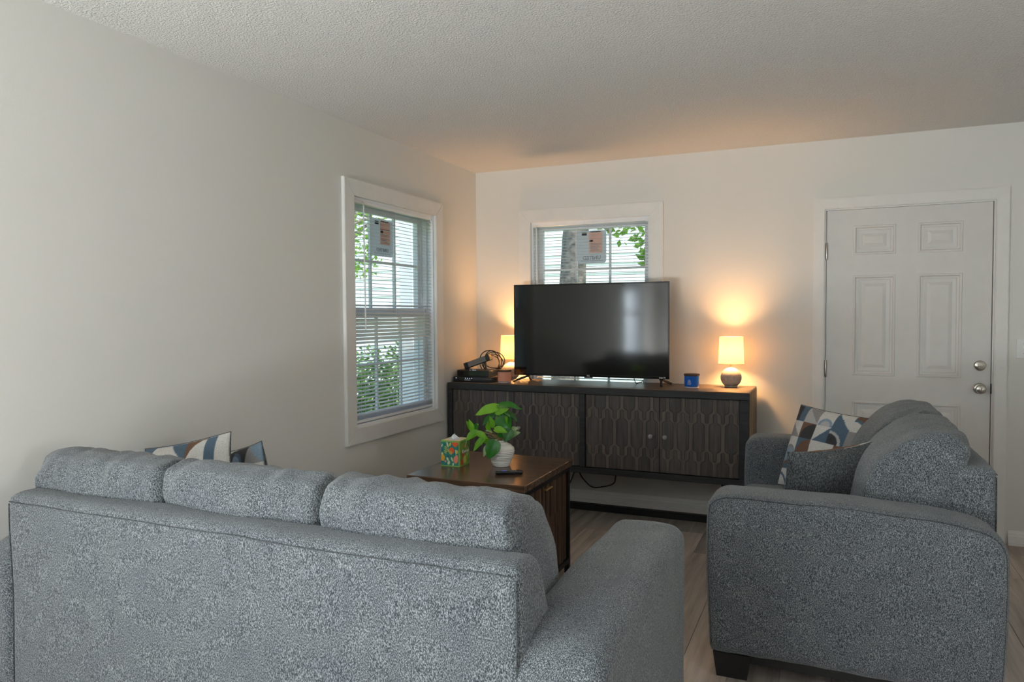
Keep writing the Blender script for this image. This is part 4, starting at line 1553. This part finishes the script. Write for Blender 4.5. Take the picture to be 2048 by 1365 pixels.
# potted plant
def plant():
    t = thing('potted_plant', 'leafy green plant in a ribbed white vase on the end table', 'plant', (0.992, -1.728, TZ))
    prof = [(0, 0.0), (0.042, 0.0), (0.0435, 0.002)]
    def rad(z):
        s = z / 0.128
        ctl = [(0, 0.0435), (0.2, 0.052), (0.42, 0.064), (0.6, 0.0695), (0.72, 0.067), (0.84, 0.053), (0.91, 0.037), (0.95, 0.029), (1.0, 0.0315)]
        for (a, ra), (b, rb) in zip(ctl[:-1], ctl[1:]):
            if a <= s <= b:
                k = (s - a) / (b - a); k = k * k * (3 - 2 * k)
                return ra + (rb - ra) * k
        return ctl[-1][1]
    for k in range(1, 75):
        z = 0.002 + 0.126 * k / 74
        rib = 0.0011 * (math.sin(z * 2 * PI / 0.0095)) if z < 0.092 else 0
        prof.append((rad(z) + rib, z))
    prof += [(0.0325, 0.131), (0.031, 0.1335), (0.028, 0.132), (0.026, 0.120), (0, 0.118)]
    part('vase', lathe(nb(), prof, 48), 'ceramic', t, True, angle=60)
    part('soil', lathe(nb(), [(0, 0.119), (0.0255, 0.119), (0.02, 0.122), (0, 0.123)], 16), 'soil', t)
    cam = Vector((2.5254, -5.0816, 1.3818))
    right = Vector((0.916, 0.401, 0)); up = Vector((0, 0, 1)); back = Vector((-0.401, 0.916, 0))
    def P3(zx, zy, dep):
        # picture-plane offsets (from a close-up of the plant) to metres around the vase axis
        s = 1.0 / 2870.0
        return Vector((0, 0, 0.1335)) + right * ((zx - 595) * s) + up * ((708 - zy) * s) + back * dep
    def leaf(base, tip, width, nrm, mat, fold=0.25, droop=0.12):
        b, e = base, tip
        ax = e - b
        L = ax.length
        ax.normalize()
        nv = Vector(nrm); nv = (nv - ax * nv.dot(ax)).normalized()
        sd = ax.cross(nv).normalized()
        V, F = [], []
        ns, nw = 9, 6
        for i in range(ns + 1):
            s = i / ns
            wv = width * 0.5 * (math.sin(PI * min(1, s * 0.98 + 0.02) ** 0.62) ** 0.8) * (1 if s > 0.02 else 0.6)
            for j in range(nw + 1):
                q = j / nw * 2 - 1
                back_lobe = -0.10 * L * (abs(q) ** 1.5) * max(0, 1 - s * 3.5)
                p = b + ax * (s * L + back_lobe) + sd * (q * wv) + nv * (abs(q) ** 1.3 * wv * fold - droop * L * s * s + 0.03 * L * math.sin(s * 9 + q * 3) * abs(q))
                V.append(p)
        for i in range(ns):
            for j in range(nw):
                k = i * (nw + 1) + j
                F.append((k, k + 1, k + nw + 2, k + nw + 1))
        return raw('leaf', V, F, mat, t, True)
    cv = (-right * 0.1 - back * 1.0 + up * 0.35)      # facing the room
    upn = up + (-back) * 0.35
    specs = [
        ((560, 190), (905, 205), 0.075, upn, 'leaf_dark', -0.02),
        ((545, 205), (215, 305), 0.055, up * 0.7 - back, 'leaf_bright', -0.03),
        ((520, 285), (708, 225), 0.042, cv, 'leaf_bright', -0.035),
        ((630, 300), (862, 415), 0.075, upn + right * 0.5, 'leaf_dark', 0.0),
        ((575, 340), (735, 560), 0.085, cv, 'leaf_dark', -0.02),
        ((590, 330), (650, 530), 0.07, cv - right * 0.3, 'leaf_bright', -0.012),
        ((490, 345), (305, 475), 0.045, upn, 'leaf_dark', 0.0),
        ((480, 500), (443, 338), 0.030, cv + right * 0.4, 'leaf_bright', -0.045),
        ((420, 560), (400, 420), 0.030, cv - right * 0.4, 'leaf_bright', -0.02),
        ((175, 565), (143, 385), 0.030, cv + right * 0.6, 'leaf_bright', -0.03),
        ((185, 560), (92, 415), 0.028, cv, 'leaf_bright', -0.02),
        ((195, 565), (255, 450), 0.040, cv, 'leaf_dark', -0.015),
        ((255, 565), (68, 685), 0.042, cv + up * 0.4, 'leaf_bright', -0.04),
        ((245, 575), (405, 650), 0.034, cv + up * 0.3, 'leaf_bright', -0.05),
        ((355, 635), (182, 838), 0.034, cv + up * 0.2, 'leaf_bright', -0.055),
        ((350, 690), (460, 735), 0.032, cv, 'leaf_bright', -0.03),
        ((505, 530), (690, 560), 0.040, cv + up * 0.5, 'leaf_bright', -0.05),
        ((735, 545), (645, 712), 0.060, cv, 'leaf_dark', -0.045),
        ((560, 600), (700, 610), 0.050, cv + up * 0.3, 'leaf_dark', -0.03),
        ((730, 630), (872, 580), 0.035, cv, 'leaf_pale', -0.02),
        ((760, 560), (840, 530), 0.03, cv, 'leaf_pale', 0.0),
        ((520, 690), (405, 942), 0.078, cv, 'leaf_dark', -0.078),
        ((445, 745), (325, 915), 0.040, cv - right * 0.6, 'leaf_pale', -0.05),
        ((380, 560), (470, 580), 0.03, upn, 'leaf_pale', -0.02),
        ((620, 420), (800, 330), 0.05, upn, 'leaf_dark', 0.05),
        ((560, 420), (430, 300), 0.05, upn, 'leaf_dark', 0.05),
    ]
    neck = [(560, 700), (600, 690), (630, 705), (590, 715)]
    for k, (b, e, wd, nv, mat, dep) in enumerate(specs):
        bp, tp = P3(*b, dep), P3(*e, dep - 0.015)
        leaf(bp, tp, wd, nv, mat, fold=0.22 if wd > 0.05 else 0.35)
        q = neck[k % 4]
        p0 = P3(*q, 0.0); p0.z = 0.12
        mid = (p0 + bp) / 2 + Vector((0, 0, 0.018))
        part('stem', tube(nb(), smooth_path([p0, p0.lerp(mid, 0.5) + Vector((0, 0, 0.01)), mid, bp], 4), 0.0013, 5), 'stem', t, True)
plant()

# remote control
def remote():
    t = thing('remote_control', 'small black remote control with purple button lying on the end table', 'remote', (1.112, -1.900, TZ), R(31))
    poly = round_poly([(-0.069, -0.019, 0.012), (0.069, -0.017, 0.012), (0.069, 0.017, 0.012), (-0.069, 0.019, 0.012)], 5)
    bm = nb()
    rings = []
    for s, z in ((0.86, 0.0), (0.97, 0.005), (1.0, 0.011), (0.97, 0.0155), (0.92, 0.017)):
        rings.append([bm.verts.new((p.x * s, p.y * s, z)) for p in poly])
    n = len(poly)
    for a, b in zip(rings[:-1], rings[1:]):
        for i in range(n):
            bm.faces.new((a[i], a[(i + 1) % n], b[(i + 1) % n], b[i]))
    bm.faces.new(rings[-1]); bm.faces.new(rings[0][::-1])
    part('housing', bm, 'gloss_black', t, True)
    part('button', bx(-0.036, -0.012, -0.010, 0.010, 0.0165, 0.0195, 0.002, 1), 'purple_btn', t)
    part('button', lathe(nb(), [(0, 0.0165), (0.004, 0.0165), (0.0035, 0.0185), (0, 0.019)], 12, -0.055, 0), 'rubber_btn', t)
    for x in (0.008, 0.02, 0.032):
        for y in (-0.008, 0, 0.008):
            part('button', bx(x - 0.004, x + 0.004, y - 0.003, y + 0.003, 0.0165, 0.019, 0.001, 1), 'rubber_btn', t)
remote()

# ------------------------------------------------------------------ outdoors
GZ = -0.55
props(part('ground', bx(-40, 40, -40, 40, GZ - 0.2, GZ), 'grass'), kind='structure')

def leaf_cloud(name, blobs, count, size, mat, parent, seed, flat=0.0):
    rnd = random.Random(seed)
    V, F = [], []
    for _ in range(count):
        c, r = rnd.choice(blobs)
        d = Vector((rnd.gauss(0, 1), rnd.gauss(0, 1), rnd.gauss(0, 1))).normalized() * (rnd.random() ** 0.4)
        p = Vector(c) + Vector((d.x * r[0], d.y * r[1], d.z * r[2]))
        a = Vector((rnd.gauss(0, 1), rnd.gauss(0, 1), rnd.gauss(0, 0.5) - flat)).normalized()
        b = a.cross(Vector((rnd.gauss(0, 1), rnd.gauss(0, 1), rnd.gauss(0, 1)))).normalized()
        s = size * rnd.uniform(0.6, 1.3)
        k = len(V)
        V += [p, p + a * s * 0.5 + b * s * 0.3, p + a * s, p + a * s * 0.5 - b * s * 0.3]
        F.append((k, k + 1, k + 2, k + 3))
    me = bpy.data.meshes.new(name)
    me.from_pydata([tuple(v) for v in V], [], F)
    me.materials.append(M[mat])
    return link_obj(name, me, parent)

def shrub(label, x, y, rx, ry, h, seed, n=2600):
    s = thing('shrub', label, 'shrub', (x, y, GZ), 0, 'shrubs outside the left window')
    leaf_cloud('foliage', [((0, 0, h * 0.45), (rx, ry, h * 0.5)), ((rx * 0.4, 0.1, h * 0.6), (rx * 0.6, ry * 0.7, h * 0.42)), ((-rx * 0.4, -0.1, h * 0.55), (rx * 0.6, ry * 0.7, h * 0.42))], n, 0.075, 'shrub_leaf', s, seed)
    bm = nb()
    rnd = random.Random(seed)
    for k in range(6):
        a = rnd.uniform(0, 6.28)
        tube(bm, [(0.05 * math.cos(a), 0.05 * math.sin(a), 0), (rx * 0.5 * math.cos(a), ry * 0.5 * math.sin(a), h * 0.7)], 0.012, 5)
    part('stems', bm, 'bark', s)
    return s
shrub('dense green shrub low outside the left window, nearest the glass', -2.05, 1.30, 0.62, 0.6, 1.5, 1)
shrub('green shrub outside the left window beside the white post', -2.7, 2.75, 0.75, 0.68, 1.65, 2)
shrub('rounded green shrub further out in the lawn beyond the left window', -8.9, 6.3, 1.1, 1.0, 1.5, 3)

def tree(label, x, y, lean, r, hgt, crown, count, seed, leaf='tree_leaf', size=0.12):
    t = thing('tree', label, 'tree', (x, y, GZ))
    pts = [(0, 0, 0), (lean[0] * 0.3, lean[1] * 0.3, hgt * 0.35), (lean[0] * 0.7, lean[1] * 0.7, hgt * 0.7), (lean[0], lean[1], hgt)]
    pp = smooth_path(pts, 8)
    bm = tube(nb(), pp, r, 20, radii=[r * (1.25 - 0.5 * i / len(pp)) + r * 0.5 * math.exp(-i * 0.6) for i in range(len(pp))])
    for v in bm.verts:
        v.co += Vector((pn(v.co.x, v.co.y, v.co.z * 0.4, 9), pn(v.co.x + 5, v.co.y, v.co.z * 0.4, 9), 0)) * r * 0.18
    part('trunk', bm, 'bark', t, True)
    bm = nb()
    rnd = random.Random(seed)
    for k in range(9):
        c, rr = rnd.choice(crown)
        e = Vector(c) + Vector((rnd.uniform(-1, 1) * rr[0], rnd.uniform(-1, 1) * rr[1], rnd.uniform(-1, 1) * rr[2])) * 0.8
        s = Vector(pp[rnd.randrange(int(len(pp) * 0.6), len(pp))])
        mid = s.lerp(e, 0.5) + Vector((0, 0, 0.2))
        q = smooth_path([s, mid, e], 5)
        tube(bm, q, 0.03, 6, radii=[0.05 * (1 - 0.85 * i / len(q)) for i in range(len(q))])
    part('branches', bm, 'bark', t, True)
    leaf_cloud('foliage', crown, count, size, leaf, t, seed)
    return t
tree('thick-barked tree trunk close outside the back-wall window', -0.23, 2.55, (0.25, 0.1), 0.145, 4.2,
     [((0.95, -0.1, 2.95), (0.5, 0.5, 0.32)), ((1.0, 0.2, 3.7), (1.1, 0.8, 0.6)), ((-0.4, 0.3, 4.1), (0.9, 0.8, 0.5)), ((1.15, 0.0, 2.55), (0.22, 0.3, 0.2))], 1500, 4, size=0.095)
tree('leafy yellow-green tree outside the left window', -5.2, 4.75, (0.1, 0.15), 0.11, 3.6,
     [((0.0, 0.2, 3.6), (1.0, 1.0, 0.9)), ((0.4, -0.3, 2.9), (0.8, 0.9, 0.5)), ((-0.3, 0.9, 4.1), (1.0, 1.0, 0.7))], 1500, 9, size=0.11)

pp_ = thing('porch_post', 'white square post just outside the left-wall window', 'post', (-1.2, 0.965, GZ))
part('shaft', bx(-0.075, 0.075, -0.075, 0.075, 0, 3.3, 0.006, 1), 'exterior', pp_)
part('base_block', bx(-0.095, 0.095, -0.095, 0.095, 0, 0.22, 0.006, 1), 'exterior', pp_)

def house(name, label, loc, rotz, w, d, h, roofh, wins, eave=0.4):
    t = thing(name, label, 'house', loc, rotz)
    # lap siding front built board by board
    part('wall_block', bx(0, w, 0.03, d, 0, h), 'siding', t)
    bh = 0.2
    me = finish(bx(0, w, 0.0, 0.03, 0.0, bh - 0.004), 'siding_board', 'siding')
    for v in me.vertices:
        if v.co.z < 0.05 and v.co.y < 0.01:
            v.co.y -= 0.02
    for k in range(int(h / bh)):
        link_obj('siding_board', me, t, (0, 0, k * bh))
    bm = nb()
    for x in (-eave, w + eave):
        pass
    V = [(-eave, -eave, h - 0.05), (w + eave, -eave, h - 0.05), (w + eave, d + eave, h - 0.05), (-eave, d + eave, h - 0.05), (-eave, d / 2, h + roofh), (w + eave, d / 2, h + roofh)]
    raw('roof', V, [(0, 1, 5, 4), (2, 3, 4, 5), (0, 4, 3), (1, 2, 5), (0, 3, 2, 1)], 'roof', t)
    part('fascia', bx(-eave, w + eave, -eave - 0.02, -eave, h - 0.18, h - 0.02), 'exterior', t)
    for (x0, x1, z0, z1) in wins:
        wn = part('window', bx(x0, x1, -0.05, 0.02, z0, z1), 'exterior', t)
        for k in range(2):
            q0 = z0 + 0.07 + k * (z1 - z0 - 0.1) / 2
            part('pane', bx(x0 + 0.07, x1 - 0.07, -0.06, -0.045, q0, q0 + (z1 - z0 - 0.2) / 2), 'far_glass', wn)
    return t
house('neighbour_house', 'pale neighbouring house with grey roof beyond the left window', (-19.5, 7.5, GZ), PI / 4, 9, 7, 3.0, 2.2, [(1.0, 2.0, 1.0, 2.4), (3.4, 4.4, 1.0, 2.4), (6.5, 7.5, 1.0, 2.4)])
house('neighbour_house', 'pale blue sided house seen through the back-wall window', (-8.0, 9.5, GZ), 0, 13, 7, 5.4, 2.2, [(2.6, 3.6, 2.2, 3.6), (8.6, 9.6, 2.2, 3.6)])
